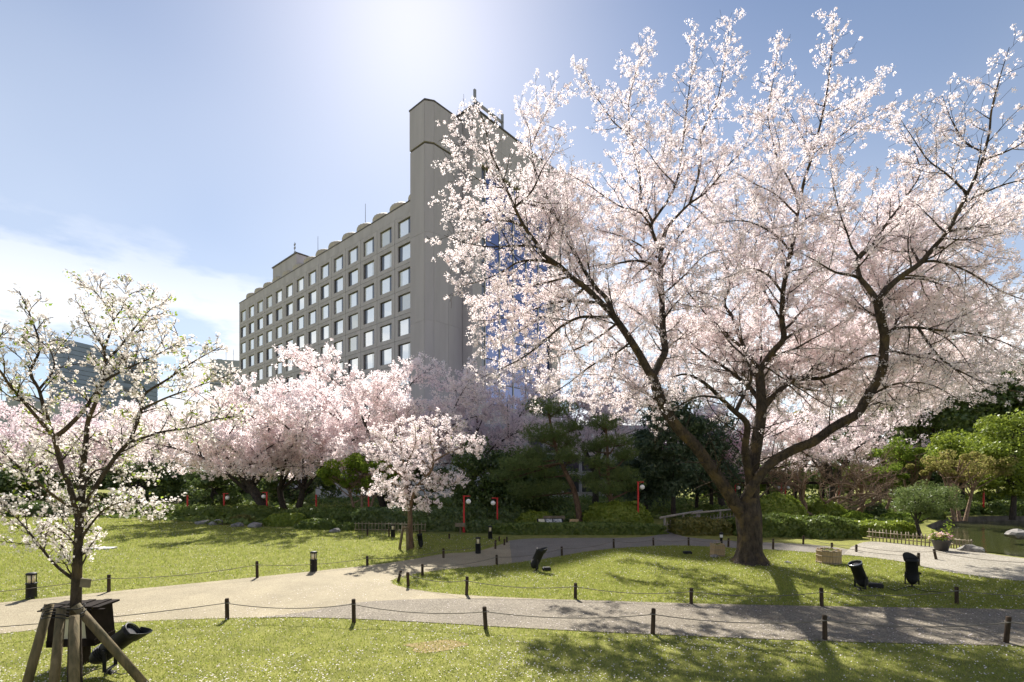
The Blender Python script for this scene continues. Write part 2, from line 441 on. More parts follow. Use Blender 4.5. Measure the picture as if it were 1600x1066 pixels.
M['pot'] = pbr('dark_pot', (0.05, 0.045, 0.04), 0.5)
M['bank'] = pbr('pond_bank', (0.11, 0.095, 0.075), 0.95, noise=0.4, scale=2.5, bump=0.04, bscale=9)
def water_mat():
    m, t = new_mat('pond_water')
    b = t.nodes['Principled BSDF']
    b.inputs['Base Color'].default_value = (0.055, 0.06, 0.022, 1); b.inputs['Roughness'].default_value = 0.04
    b.inputs['Specular IOR Level'].default_value = 0.6
    tcn = t.nodes.new('ShaderNodeTexCoord')
    mpn = t.nodes.new('ShaderNodeMapping'); mpn.inputs['Scale'].default_value = (0.7, 2.2, 1)
    t.links.new(tcn.outputs['Object'], mpn.inputs[0])
    n = t.nodes.new('ShaderNodeTexNoise'); n.inputs['Scale'].default_value = 3.2; n.inputs['Detail'].default_value = 4
    t.links.new(mpn.outputs[0], n.inputs['Vector'])
    bp = t.nodes.new('ShaderNodeBump'); bp.inputs['Distance'].default_value = 0.02; bp.inputs['Strength'].default_value = 0.5
    t.links.new(n.outputs['Fac'], bp.inputs['Height']); t.links.new(bp.outputs[0], b.inputs['Normal'])
    return m
M['water'] = water_mat()

# ------------------------------------------------------------------ the ground, lawns, paths and pond
def outline(pix, step=0.25):
    return smooth_line([at(*p)[:2] for p in pix], step)
FRONT_EDGE = outline([(-420, 1034), (-200, 1008), (0, 991), (100, 979), (200, 972), (330, 967), (450, 965), (560, 968), (700, 975), (800, 981), (1000, 991), (1300, 1003), (1600, 1010), (2000, 1018)])
ISLAND_LOW = outline([(2000, 962), (1600, 953), (1300, 948), (1100, 944), (950, 940), (800, 934), (700, 928), (640, 920), (614, 913), (611, 908), (640, 899), (700, 890), (778, 883), (856, 873), (919, 862), (981, 856)])
ISLAND_TOP = outline([(981, 856), (1060, 853), (1150, 857), (1230, 861), (1320, 868), (1400, 877), (1450, 888), (1500, 897), (1600, 909), (2000, 940)])
LEFT_EDGE = outline([(-420, 985), (-200, 961), (0, 942), (170, 925), (400, 902), (574, 884), (640, 875), (692, 866), (742, 862), (780, 852), (796, 845)])
ASPH_TOP = outline([(796, 845), (830, 842), (900, 841), (1000, 840), (1040, 833), (1060, 825)])
pond_poly = outline([(1446, 822), (1480, 838), (1512, 858), (1560, 866), (1620, 873), (1760, 882), (2100, 885), (2100, 815), (1900, 806), (1600, 806), (1480, 808)], 0.4)

def sheet(name, poly, z, mat, kind='structure'):
    me = bpy.data.meshes.new(name)
    me.from_pydata([(p[0], p[1], 0) for p in poly], [], [tuple(range(len(poly)))])
    me.materials.append(mat)
    bm = bmesh.new(); bm.from_mesh(me); bmesh.ops.recalc_face_normals(bm, faces=bm.faces)
    if bm.faces[:][0].normal.z < 0: bmesh.ops.reverse_faces(bm, faces=bm.faces[:])
    bmesh.ops.triangulate(bm, faces=bm.faces[:]); bm.to_mesh(me); bm.free()
    return tag(link(name, me, loc=(0, 0, z)), kind=kind)
# ground: one sheet to the horizon with the pond cut out
bm = bmesh.new()
B = 2500.0
outer = [bm.verts.new((x, y, 0)) for x, y in ((-B, -200), (B, -200), (B, B), (-B, B))]
inner = [bm.verts.new((p[0], p[1], 0)) for p in pond_poly]
ed = [bm.edges.new((outer[i - 1], outer[i])) for i in range(4)] + [bm.edges.new((inner[i - 1], inner[i])) for i in range(len(inner))]
bmesh.ops.triangle_fill(bm, edges=ed, use_beauty=True)
for f in list(bm.faces):
    c = f.calc_center_median()
    if in_poly(np.array([[c.x, c.y]]), pond_poly)[0]: bm.faces.remove(f)
for f in bm.faces:
    if f.normal.z < 0: f.normal_flip()
me = bpy.data.meshes.new('ground'); bm.to_mesh(me); bm.free(); me.materials.append(M['soil'])
tag(link('ground', me), kind='structure')
mb = MB()
n = len(pond_poly)
mb.add([(p[0], p[1], 0.0) for p in pond_poly] + [(p[0], p[1], -0.8) for p in pond_poly], [(i, (i + 1) % n, n + (i + 1) % n, n + i) for i in range(n)])
tag(mb.build('pond_bank', M['bank']), kind='structure')
cen = pond_poly.mean(0)
sheet('pond_water', cen + (pond_poly - cen) * 1.004, -0.28, M['water'])

sheet('garden_path', np.vstack([FRONT_EDGE, ISLAND_LOW[:-1], ASPH_TOP[::-1][len(ASPH_TOP) - 1:], LEFT_EDGE[::-1]]), 0.004, M['tan_path'])
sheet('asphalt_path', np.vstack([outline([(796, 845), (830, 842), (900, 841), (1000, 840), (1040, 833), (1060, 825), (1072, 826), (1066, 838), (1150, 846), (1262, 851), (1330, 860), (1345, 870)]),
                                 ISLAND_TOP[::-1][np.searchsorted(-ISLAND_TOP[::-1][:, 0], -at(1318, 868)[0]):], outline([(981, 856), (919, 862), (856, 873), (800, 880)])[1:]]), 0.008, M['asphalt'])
sheet('aggregate_path', np.vstack([outline([(2000, 1018), (1600, 1010), (1300, 1003), (1000, 991), (800, 981), (700, 975), (560, 968), (450, 965), (400, 966), (470, 958), (560, 942), (700, 936), (900, 938), (1100, 944), (1300, 948), (1600, 953), (2000, 962)])]), 0.008, M['grey_path'])
sheet('pale_path', np.vstack([outline([(1318, 867), (1400, 877), (1450, 888), (1500, 897), (1600, 909), (2000, 940), (2000, 893), (1760, 884), (1620, 875), (1560, 868), (1512, 861), (1440, 853), (1362, 847), (1335, 853), (1325, 860)])]), 0.013, M['pale_path'])

LAWN_FRONT = np.vstack([FRONT_EDGE, at(2000, 1500)[:2], at(-420, 1500)[:2]])
LAWN_ISLAND = np.vstack([ISLAND_LOW, ISLAND_TOP])
LAWN_LEFT = np.vstack([LEFT_EDGE, outline([(790, 841), (700, 836), (560, 831), (440, 826), (300, 819), (200, 812), (-100, 806), (-420, 806)])])
def scatter(rng, poly, n, bias=1.0, ymax=60):
    poly = np.asarray(poly); lo = poly.min(0); hi = poly.max(0); hi[1] = min(hi[1], ymax)
    out = []; got = 0
    while got < n:
        m = n * 3
        u = rng.random(m)
        y = lo[1] * (hi[1] / lo[1]) ** u if bias else lo[1] + (hi[1] - lo[1]) * u     # thinner with distance
        x = lo[0] + (hi[0] - lo[0]) * rng.random(m)
        P = np.stack([x, y], 1)
        P = P[(np.abs(x) < 1.15 * y + 1.2)]
        P = P[in_poly(P, poly)]
        out.append(P); got += len(P)
    return np.vstack(out)[:n]
BARE = [(680, 1010, 0.36, 0.22)]
M['thatch'] = pbr('dry_thatch', (0.30, 0.235, 0.11), 0.95, noise=0.4, scale=30, bump=0.01, bscale=90, spec=0.05)
for i, (px, py, ra, rb) in enumerate(BARE):
    c_ = at(px, py)
    sheet('bare_patch', [(c_[0] + ra * math.cos(a) * (1 + .22 * math.sin(3 * a + i) + .12 * math.sin(7 * a)), c_[1] + rb * math.sin(a) * (1 + .25 * math.sin(2 * a + i))) for a in np.linspace(0, 6.2, 30)], 0.003, M['thatch'])
def grass(label, poly, n, h, wd, seed):
    rng = np.random.default_rng(seed)
    P = scatter(rng, poly, n)
    P = P + rng.normal(size=P.shape) * 0.022          # ragged edge
    for px, py, ra, rb in BARE:
        c_ = at(px, py)
        P = P[(((P[:, 0] - c_[0]) / ra) ** 2 + ((P[:, 1] - c_[1]) / rb) ** 2 > 1.1) | (rng.random(len(P)) < 0.62)]
    n = len(P)
    s = 0.75 + 0.05 * P[:, 1]
    a = rng.random(n) * 2 * np.pi
    hh = h * (0.55 + 0.75 * rng.random(n)) * np.clip(s, 1, 1.6)
    ww = wd * (0.6 + 0.8 * rng.random(n)) * s
    le = rng.normal(size=(n, 2)) * (hh * 0.55)[:, None]
    c = np.stack([np.cos(a), np.sin(a)], 1) * ww[:, None] * 0.5
    z0 = np.zeros((n, 1))
    V = np.stack([np.hstack([P - c, z0]), np.hstack([P + c, z0]), np.hstack([P + le, hh[:, None]])], 1)
    F = np.arange(n * 3).reshape(n, 3)
    tag(link('lawn_grass', mesh_np('lawn_grass', [(V.reshape(-1, 3), F, 0)], [M['grass']])), label, 'grass', kind='stuff')
grass('mown green lawn along the bottom of the picture', LAWN_FRONT, 120000, 0.029, 0.008, 1)
grass('lawn under and around the big blossoming cherry tree', LAWN_ISLAND, 100000, 0.028, 0.009, 2)
grass('wide lawn beyond the pale path on the left', LAWN_LEFT, 95000, 0.034, 0.010, 3)
def petals(label, poly, n, z, seed, size=0.010):
    rng = np.random.default_rng(seed)
    P = scatter(rng, poly, n * 2)
    dr = 0.5 + 0.5 * np.sin(P[:, 0] * 1.1 + 2 * np.sin(P[:, 1] * 0.8)) * np.sin(P[:, 1] * 1.9 + np.sin(P[:, 0] * 0.7) * 2)      # petals lie in drifts
    P = P[rng.random(len(P)) < 0.12 + 0.88 * dr ** 1.5][:n]; n = len(P)
    s = size * (0.6 + 0.7 * rng.random(n)) * (0.85 + 0.03 * P[:, 1])
    pos = np.hstack([P, (z + 0.018 * rng.random(n) * (z > 0.0195))[:, None]])
    nr = unit(np.array([0, 0, 1.0]) + 0.35 * rng.normal(size=(n, 3)) * (1.0 if z > 0.0195 else 0.25))
    a = unit(np.cross(nr, rdir(rng, n))); b = np.cross(nr, a)
    T = np.array([[-1, 0], [0, -0.7], [1, 0.1], [0.1, 0.75]])
    V = pos[:, None] + s[:, None, None] * (T[None, :, :1] * a[:, None] + T[None, :, 1:] * b[:, None])
    tag(link('fallen_petals', mesh_np('fallen_petals', [(V.reshape(-1, 3), np.arange(n * 4).reshape(n, 4), 0)], [M['petal']])), label, 'petals', kind='stuff')
petals('fallen white petals strewn over the nearest lawn', LAWN_FRONT, 15000, 0.021, 11)
petals('fallen petals on the lawn under the big cherry tree', LAWN_ISLAND, 4500, 0.02, 12)
petals('fallen petals on the wide left lawn', LAWN_LEFT, 5000, 0.02, 13)
petals('fallen petals lying on the paths', np.vstack([FRONT_EDGE, ISLAND_LOW]), 1800, 0.016, 14)

# ------------------------------------------------------------------ the hotel (local x along the long front, local y into the block)
C0 = np.array([-11.9, 60.0, 0.0])
HROT = math.atan2(-0.663, 0.749)
hotel = empty('hotel_building', C0, HROT, label='long grey concrete hotel block with window grid and tall blank end tower', cat='building')
PITCH, ROW, NC, NR, Z1 = 3.96, 3.08, 14, 9, 32.9
hw, hh2, dep = 1.30, 1.02, 0.30
def panel_mesh():
    X0, X1, A0, A1 = -PITCH / 2 + 0.035, PITCH / 2 - 0.035, -hw, hw
    Z0, ZT, B0, B1 = -ROW / 2 + 0.02, ROW / 2 - 0.02, -hh2, hh2
    o = [(X0, 0, Z0), (X1, 0, Z0), (X1, 0, ZT), (X0, 0, ZT)]
    i = [(A0, 0, B0), (A1, 0, B0), (A1, 0, B1), (A0, 0, B1)]
    r = [(x, dep, z) for x, _, z in i]
    b = [(x, 0.06, z) for x, _, z in o]
    fs = []
    for k in range(4):
        q = (k + 1) % 4
        fs += [(k, q, 4 + q, 4 + k), (4 + k, 4 + q, 8 + q, 8 + k), (k, q, 12 + q, 12 + k)]
    return MB().add(o + i + r + b, fs).mesh('wall_panel', M['concrete'])
pm = panel_mesh()
def frame_mesh():
    m = MB(); t = 0.05
    m.box((-hw + 0.003, 0.16, -hh2 + 0.003), (-hw + t, 0.29, hh2 - 0.003)); m.box((hw - t, 0.16, -hh2 + 0.003), (hw - 0.003, 0.29, hh2 - 0.003))
    m.box((-hw + t, 0.16, -hh2 + 0.003), (hw - t, 0.29, -hh2 + t)); m.box((-hw + t, 0.16, hh2 - t), (hw - t, 0.29, hh2 - 0.003))
    return m.mesh('window', M['frame_dark'])
fm = frame_mesh()
mul = 0.66
def plate(x0, x1, z0, z1, y, mat, name):
    return MB().box((x0, y, z0), (x1, y + 0.02, z1)).mesh(name, mat)
pane_r = plate(-hw + 0.07, mul - 0.04, -hh2 + 0.07, hh2 - 0.07, 0.22, M['pane'], 'pane')
XS = -hw + 0.07 + 0.62
pane_h1 = plate(-hw + 0.07, XS, -hh2 + 0.07, hh2 - 0.07, 0.22, M['curtain'], 'curtained_pane')
pane_h2 = plate(XS, mul - 0.04, -hh2 + 0.07, hh2 - 0.07, 0.22, M['pane'], 'pane')
pane_c = plate(-hw + 0.07, mul - 0.04, -hh2 + 0.07, hh2 - 0.07, 0.22, M['curtain'], 'pane')
side_r = plate(mul - 0.04, hw - 0.07, -hh2 + 0.07, hh2 - 0.07, 0.20, M['pane_dark'], 'side_pane')
rg = random.Random(5)
for r in range(NR):
    for c in range(NC):
        x, z = -2.0 - c * PITCH, Z1 - r * ROW
        link('wall_panel', pm, hotel, (x, 0, z))
        flip = math.pi if r % 2 else 0.0          # side pane swaps sides from floor to floor
        wdw = link('window', fm, hotel, (x, 0, z))
        u_ = rg.random()
        if u_ < 0.3:
            p2 = link('curtained_pane', pane_h1, wdw)
            if r % 2: p2.scale = (-1, 1, 1)
        p = link('pane', pane_h2 if u_ < 0.3 else pane_c if u_ > 0.93 else pane_r, wdw)
        s_ = link('side_pane', side_r, wdw)
        p.rotation_euler = (rg.uniform(-.012, .012), 0, rg.uniform(-.01, .01))
        if flip:
            p.scale = (-1, 1, 1); s_.scale = (-1, 1, 1)
XL = -2.0 - (NC - 1) * PITCH - PITCH / 2
MB().box((XL, 0.31, 0), (-0.05, 22.5, 34.6)).build('core_wall', M['concrete'], hotel)
mb = MB(); mb.box((XL, 0.02, Z1 + ROW / 2 + 0.01), (-0.1, 0.6, 35.75)); mb.build('parapet', M['concrete'], hotel)
MB().box((XL - 0.05, -0.05, 35.75), (-0.1, 0.7, 35.87)).build('coping', M['frame_dark'], hotel)
MB().box((XL, 0.0, 0), (-0.05, 0.05, Z1 - (NR - 1) * ROW - ROW / 2 - 0.01)).build('base_wall', M['concrete'], hotel)
for k in range(5):
    MB().box((XL - 0.7, 1.2, Z1 - 1.1 - k * ROW), (XL - 0.003, 4.0, Z1 + 1.0 - k * ROW)).build('end_bay_window', M['pane_dark'], hotel)
def drum_mesh():
    m = MB(); n = 40; vs = []; prof = [(1.72, 0.0), (1.72, 1.15), (1.6, 1.6), (1.3, 1.85), (0.0, 1.95)]
    for j, (r, z) in enumerate(prof):
        for i in range(n):
            a = 2 * math.pi * i / n; rr = r * (1.0 if i % 2 else 0.965) if j < 3 else r
            vs.append((rr * math.cos(a), rr * math.sin(a), z))
    fs = [(j * n + i, j * n + (i + 1) % n, (j + 1) * n + (i + 1) % n, (j + 1) * n + i) for j in range(len(prof) - 1) for i in range(n)]
    return m.add(vs, fs).mesh('roof_drum', M['drum'])
dm = drum_mesh()
MB().box((XL + 0.2, 0.72, 34.62), (-0.12, 22.3, 35.1)).build('roof', M['far_grey'], hotel)
for k in range(14): link('roof_drum', dm, hotel, (-0.9 - k * PITCH, 1.95, 35.75)).scale = (1.06, 1, 0.78)
mb = MB(); mb.box((-42.2, 0.9, 35.9), (-33.0, 8.5, 39.2)); ph = mb.build('roof_house', M['concrete'], hotel)
MB().box((-42.35, 0.75, 39.2), (-32.85, 8.65, 39.4)).build('coping', M['frame_dark'], ph)
for t, zt, b_ in ((36.0, 42.4, 39.4), (27.8, 40.8, 35.1), (13.9, 41.0, 35.1)):
    mb = MB(); mb.tube([(-t, 2.0, b_), (-t, 2.0, (b_ + zt) / 2), (-t, 2.0, zt)], [0.07, 0.05, 0.03], 6)
    if t == 36.0:
        for q in (0.35, 0.6, 0.8):
            zz = b_ + (zt - b_) * q
            mb.box((-t - 0.25, 1.95, zz), (-t + 0.25, 2.05, zz + 0.35))
    mb.build('antenna', M['metal_grey'], hotel)
# end tower: two blank shafts with a step between, and the blue glazed bay
TZ = 46.0
low = [(-0.05, -0.5), (2.70, -0.5), (3.3, 0.35), (3.3, 4.85), (-0.05, 4.85)]
up = [(-0.1, -0.56), (2.73, -0.56), (3.36, 0.33), (3.36, 4.85), (-0.1, 4.85)]
MB().prism(low, 0, 41.0).build('tower_shaft', M['tower_concrete'], hotel)
MB().prism([(x * 0.985, y + 0.06) for x, y in low], 41.0, 41.22).build('shadow_gap', M['frame_dark'], hotel)
MB().prism(up, 41.22, TZ).build('tower_head', M['tower_concrete'], hotel)
MB().prism([(x + (0.08 if x > 1 else -0.08), y - 0.08 if y < 0 else y) for x, y in up], TZ, TZ + 0.18).build('coping', M['frame_dark'], hotel)
Y0, Y1, GX = 4.9, 23.2, 5.06
g0, g1, gz0, gz1 = 6.5, 21.0, 11.0, 40.9
MB().box((-0.1, Y0, 0), (GX, g0, 47.1)).build('end_wall', M['tower_concrete'], hotel)
MB().box((-0.1, g1, 0), (GX, Y1, 47.1)).build('end_wall', M['tower_concrete'], hotel)
MB().box((-0.1, g0 + 0.001, gz1), (GX - 0.002, g1 - 0.001, 47.098)).build('end_wall', M['tower_concrete'], hotel)
MB().box((-0.1, g0 + 0.001, 0), (GX - 0.002, g1 - 0.001, gz0)).build('end_wall', M['tower_concrete'], hotel)
MB().box((-0.25, Y0 - 0.15, 47.1), (GX + 0.12, Y1 + 0.15, 47.3)).build('coping', M['frame_dark'], hotel)
cw = MB().box((-0.05, g0 + 0.002, gz0 + 0.002), (GX - 0.45, g1 - 0.002, gz1 - 0.002)).build('curtain_wall', M['frame_dark'], hotel)
ncol, nrow = 6, 10
widths = [1.0] + [(g1 - g0 - 1.0) / (ncol - 1)] * (ncol - 1)
ycur = g0
for c in range(ncol):
    for r in range(nrow):
        rh = (gz1 - gz0) / nrow
        za = gz0 + r * rh
        q = MB().box((GX - 0.45, ycur + 0.07, za + 0.07), (GX - 0.40, ycur + widths[c] - 0.07, za + rh - 0.07)).build('pane', M['pane_dark'] if c == 0 else M['blue_glass'], cw)
    MB().box((GX - 0.445, ycur - 0.05 if c else ycur + 0.004, gz0 + 0.01), (GX - 0.28, ycur + 0.05, gz1 - 0.01)).build('mullion', M['podium'], cw)
    ycur += widths[c]
# precast cladding on the blank shafts
def clad(A, Bq, z0, z1, nx, ph_):
    A, Bq = np.array(A), np.array(Bq); d = Bq - A; L = np.linalg.norm(d); th = math.atan2(d[1], d[0]); nz = max(1, round((z1 - z0) / ph_)); hz = (z1 - z0) / nz; wx = L / nx
    me_ = MB().box((0.01, -0.03, 0.01), (wx - 0.01, -0.004, hz - 0.01)).mesh('cladding_panel', M['tower_concrete'])
    for i in range(nx):
        for k in range(nz):
            q_ = A + d * i / nx
            link('cladding_panel', me_, hotel, (q_[0], q_[1], z0 + k * hz), (0, 0, th))
clad((-0.05, -0.5), (2.70, -0.5), 10, 41.0, 1, 10.3); clad((2.70, -0.5), (3.3, 0.35), 10, 41.0, 1, 10.3); clad((3.3, 0.35), (3.3, 4.85), 10, 41.0, 2, 10.3)
clad((-0.1, -0.56), (2.73, -0.56), 41.24, TZ, 1, 9); clad((2.73, -0.56), (3.36, 0.33), 41.24, TZ, 1, 9); clad((3.36, 0.33), (3.36, 4.85), 41.24, TZ, 2, 9)
clad((3.45, Y0), (GX, Y0), 10, 47.0, 1, 9.4); clad((GX, Y0), (GX, g0), 10, 47.0, 1, 9.4); clad((GX, g1), (GX, Y1), 10, 47.0, 1, 9.4); clad((GX, g0), (GX, g1), gz1 + 0.05, 47.0, 4, 3.3)
# roof gondola arm on the second shaft
mb = MB()
bz = 47.3
mb.tube([(4.0, 6.6, bz), (4.0, 6.6, bz + 1.6)], 0.35, 8); mb.tube([(4.0, 11.0, bz), (4.0, 11.0, bz + 0.9)], 0.5, 8)
mb.box((3.9, 6.3, bz + 1.7), (4.15, 11.6, bz + 2.0)); mb.box((3.9, 6.2, bz + 1.6), (4.15, 6.5, bz + 3.3)); mb.box((3.9, 11.3, bz + 0.9), (4.15, 11.6, bz + 3.0))
mb.box((3.9, 10.0, bz + 0.2), (4.15, 10.3, bz + 1.7))
mb.build('roof_gondola', M['metal_grey'], hotel)
# low glazed podium wing behind the pines
pod = empty('glazed_annex', pt(760, 742, 47) * np.array([1, 1, 0]), 0.06, label='low pale annex with white window grid behind the pine trees', cat='building')
MB().box((-16, 0.3, 0), (17.5, 7, 6.6)).build('wall', M['podium'], pod)
for k in range(6):
    x = 0.4 + k * 1.75
    for z in (0.5, 2.5, 4.3):
        f = MB().box((x - 0.05, 0.1, z - 0.05), (x + 1.6, 0.28, z + 1.75)).build('window', M['podium'], pod)
        MB().box((x + 0.05, 0.06, z + 0.05), (x + 1.5, 0.098, z + 1.65)).build('pane', M['pane_dark'], f)
MB().box((-16.2, 0.05, 6.6), (17.7, 7.1, 7.0)).build('roof_edge', M['far_grey'], pod)

# far blocks at the left
blue = empty('office_block', (-136.4, 150, 0), math.atan2(1, 0.249), label='dark blue office block with horizontal cladding bands behind the left cherry trees', cat='building')
MB().box((0, 0, 0), (30.5, 5.3, 43.2)).build('wall', M['far_dark'], blue)
for k in range(26):
    MB().box((-0.12, -0.15, 6 + k * 1.45), (30.62, 5.4, 7.3 + k * 1.45)).build('cladding_band', M['far_blue'], blue)
for k in range(9):
    MB().box((18.4, -0.2, 16.2 + k * 2.9), (22.0, -0.153, 17.3 + k * 2.9)).build('louvre', M['far_dark'], blue)
g2 = empty('grey_office_block', (-79.5, 130, 0), math.radians(12), label='small pale grey block with thin roof masts just left of the hotel', cat='building')
MB().box((0, 0, 0), (12, 8, 32.6)).build('wall', M['far_grey'], g2)
for k in range(8): MB().box((-0.05, -0.08, 8 + k * 3), (12.05, 7, 8.25 + k * 3)).build('string_course', M['far_dark'], g2)
for x in (2.9, 4.7): MB().tube([(x, 3, 32.6), (x, 3, 36.2)], 0.06, 5).build('mast', M['metal_grey'], g2)
MB().box((1.0, 2, 32.6), (2.2, 5, 33.2)).build('roof_plant', M['far_grey'], g2)
g3 = empty('distant_block', (-133, 122, 0), math.radians(-4), label='low hazy grey block with roof aerials at the far left edge', cat='building')
MB().box((0, 0, 0), (15.5, 10, 20.4)).build('wall', M['far_grey'], g3)
MB().box((7.5, 1, 20.4), (14, 8, 21.4)).build('roof_plant', M['far_grey'], g3)
for x in (4, 11): MB().tube([(x, 3, 20.4), (x, 3, 23.5)], 0.08, 5).build('mast', M['metal_grey'], g3)

# ------------------------------------------------------------------ trees: wood, blossom and leaf builders
PENT = np.array([[math.cos(a), math.sin(a), 0.28 if i % 2 else 0.02] for i, a in enumerate(np.arange(5) * 2 * np.pi / 5)])
PENT_F = np.array([[0, 1, 2, 3, 4]])
FIVE_V, FIVE_F = [(0, 0, -0.12)], []
for i in range(5):
    a = i * 2 * math.pi / 5; b = len(FIVE_V)
    FIVE_V += [(0.72 * math.cos(a - .52), 0.72 * math.sin(a - .52), 0.16), (1.0 * math.cos(a), 1.0 * math.sin(a), 0.3), (0.72 * math.cos(a + .52), 0.72 * math.sin(a + .52), 0.10)]
    FIVE_F.append((0, b, b + 1, b + 2))
FIVE_V, FIVE_F = np.array(FIVE_V), np.array(FIVE_F)
QUAD = np.array([[-1, -0.25, 0.1], [0.05, -0.9, -0.1], [1, 0.15, 0.2], [-0.1, 0.85, -0.15]]); QUAD_F = np.array([[0, 1, 2, 3]])
LEAF = np.array([[-1, 0, 0], [-0.1, -0.5, 0.12], [1.1, 0, -0.1], [-0.1, 0.5, 0.12]]); LEAF_F = QUAD_F

TRI = np.array([[-1, -0.62, 0.1], [1, -0.55, -0.05], [0.08, 1.05, 0.12]]) ; TRI_F = np.array([[0, 1, 2]])
def place(C, N, size, rng, T, TF):
    n = len(C)
    A = unit(np.cross(N, rdir(rng, n))); Bv = np.cross(N, A)
    V = C[:, None] + size[:, None, None] * (T[None, :, 0:1] * A[:, None] + T[None, :, 1:2] * Bv[:, None] + T[None, :, 2:3] * N[:, None])
    F = (np.arange(n) * len(T))[:, None, None] + TF[None]
    return V.reshape(-1, 3), F.reshape(-1, TF.shape[1])
def bunches(C, rng, m, rho, size, T, TF):
    """a ball of m flowers round every centre"""
    n = len(C)
    if n == 0: return np.zeros((0, 3)), np.zeros((0, TF.shape[1]), int)
    D = rdir(rng, n * m)
    rr = rho * (0.55 + 0.75 * rng.random(n))
    P = np.repeat(C, m, 0) + D * np.repeat(rr, m)[:, None] * (0.45 + 0.6 * rng.random((n * m, 1)))
    return place(P, unit(D + 0.5 * rng.normal(size=D.shape)), size * (0.75 + 0.45 * rng.random(n * m)), rng, T, TF)

def shoots(P, R, rng, sp, ln, start, ang, up, step, end=1.0, droop=0.0):
    """side shoots along a polyline: yields (points, radii)"""
    seg = np.linalg.norm(np.diff(P, axis=0), axis=1); cum = np.concatenate([[0], np.cumsum(seg)]); L = cum[-1]
    T = unit(np.gradient(P, axis=0))
    s = start * L + sp * rng.random(); phi = rng.random() * 6.28
    while s <= end * L:
        i = min(len(P) - 2, int(np.searchsorted(cum, s)) - 1); i = max(i, 0)
        f = (s - cum[i]) / (seg[i] + 1e-9)
        p = P[i] * (1 - f) + P[i + 1] * f; r = R[i] * (1 - f) + R[i + 1] * f; t = T[i]
        phi += 2.4 + rng.normal() * 0.4
        ref = np.array([0, 0, 1.0]) if abs(t[2]) < 0.85 else np.array([1.0, 0, 0])
        a = unit(np.cross(t, ref)); b = np.cross(t, a)
        al = ang * (0.7 + 0.6 * rng.random())
        d = t * math.cos(al) + (a * math.cos(phi) + b * math.sin(phi)) * math.sin(al)
        d[2] += up; d = unit(d)
        fr = (s - start * L) / (L * (1 - start) + 1e-9)
        l = (ln[1] + (ln[0] - ln[1]) * fr) * (0.55 + 0.6 * rng.random())
        n = max(2, int(l / step + 0.5))
        pts = [p]
        for k in range(n):
            d = unit(d + rng.normal(size=3) * 0.13 + np.array([0, 0, 0.05 - droop]))
            pts.append(pts[-1] + d * l / n)
        pts = np.array(pts)
        r0 = max(0.0035, min(0.55 * r, 0.006 + 0.011 * l))
        yield pts, np.linspace(r0, 0.003, len(pts))
        s += sp * (0.6 + 0.8 * rng.random())
def along(P, sp, rng, lo=0.0, jit=0.02):
    seg = np.linalg.norm(np.diff(P, axis=0), axis=1); cum = np.concatenate([[0], np.cumsum(seg)]); L = cum[-1]
    n = int(L * (1 - lo) / sp + rng.random())
    if n < 1: return np.zeros((0, 3))
    s = lo * L + (1 - lo) * L * rng.random(n)
    s[0] = L
    return np.stack([np.interp(s, cum, P[:, k]) for k in range(3)], 1) + rng.normal(size=(n, 3)) * jit
def grow(limbs, rng, q):
    """limbs: (points, radii). Returns wood (V, F) groups and bunch centres"""
    wood, pts = [], []
    for P, R in limbs:
        wood.append(tube_np(P, R, q.get('sides', 9)))
        thin = np.argmax(R < q['bloom_r']) / len(R) if (R < q['bloom_r']).any() else 1.0
        if thin < 1: pts.append(along(P, q['c_sp'], rng, thin, q['jit']))
        for b, br in shoots(P, R, rng, q['b_sp'], q['b_len'], q.get('start', 0.15), q.get('ang', 0.85), q.get('up', 0.12), q.get('step', 0.2), droop=q.get('droop', 0)):
            wood.append(tube_np(b, br, 5))
            pts.append(along(b, q['c_sp'], rng, 0.22, q['jit']))
            for t, tr in shoots(b, br, rng, q['t_sp'], q['t_len'], 0.1, 0.8, q.get('up', 0.12) * 0.6, q.get('step', 0.2), droop=q.get('droop', 0)):
                wood.append(tube_np(t, np.maximum(tr, q.get('twig', 0.003)), 3))
                pts.append(along(t, q['c_sp'], rng, 0.1, q['jit']))
    C = np.vstack([p for p in pts if len(p)]) if pts else np.zeros((0, 3))
    return wood, C
def wood_mesh(name, wood, mat, parent, origin):
    Vs, Fs, o = [], [], 0
    for V, F in wood:
        Vs.append(V); Fs.append(F + o); o += len(V)
    return link(name, mesh_np(name, [(np.vstack(Vs), np.vstack(Fs), 0)], [mat], True, origin), parent)
def taper(n, r0, r1, p=0.8):
    return r0 + (r1 - r0) * np.linspace(0, 1, n) ** p

class Tracer:
    """limbs given by picture points and a distance of their own"""
    def __init__(s, Y0, back=0.0): s.Y0, s.px, s.Y, s.limbs, s.back = Y0, {}, {}, [], back
    def add(s, name, parent, pix, dy, r0, r1, step=0.12):
        pix = np.array(pix, float)
        if parent:
            d = np.linalg.norm(s.px[parent] - pix[0], axis=1); y0 = s.Y[parent][int(np.argmin(d))]
        else: y0 = s.Y0
        t = np.concatenate([[0], np.cumsum(np.linalg.norm(np.diff(pix, axis=0), axis=1))]); t /= t[-1]
        Y = y0 + (s.Y0 + dy - y0) * t if not s.back or not parent else y0 + (s.Y0 + min(dy + s.back, 5.6) - y0) * t
        s.px[name], s.Y[name] = pix, Y
        P = smooth_line([pt(x, y, d_) for (x, y), d_ in zip(pix, Y)], step)
        s.limbs.append((P, taper(len(P), r0, r1)))

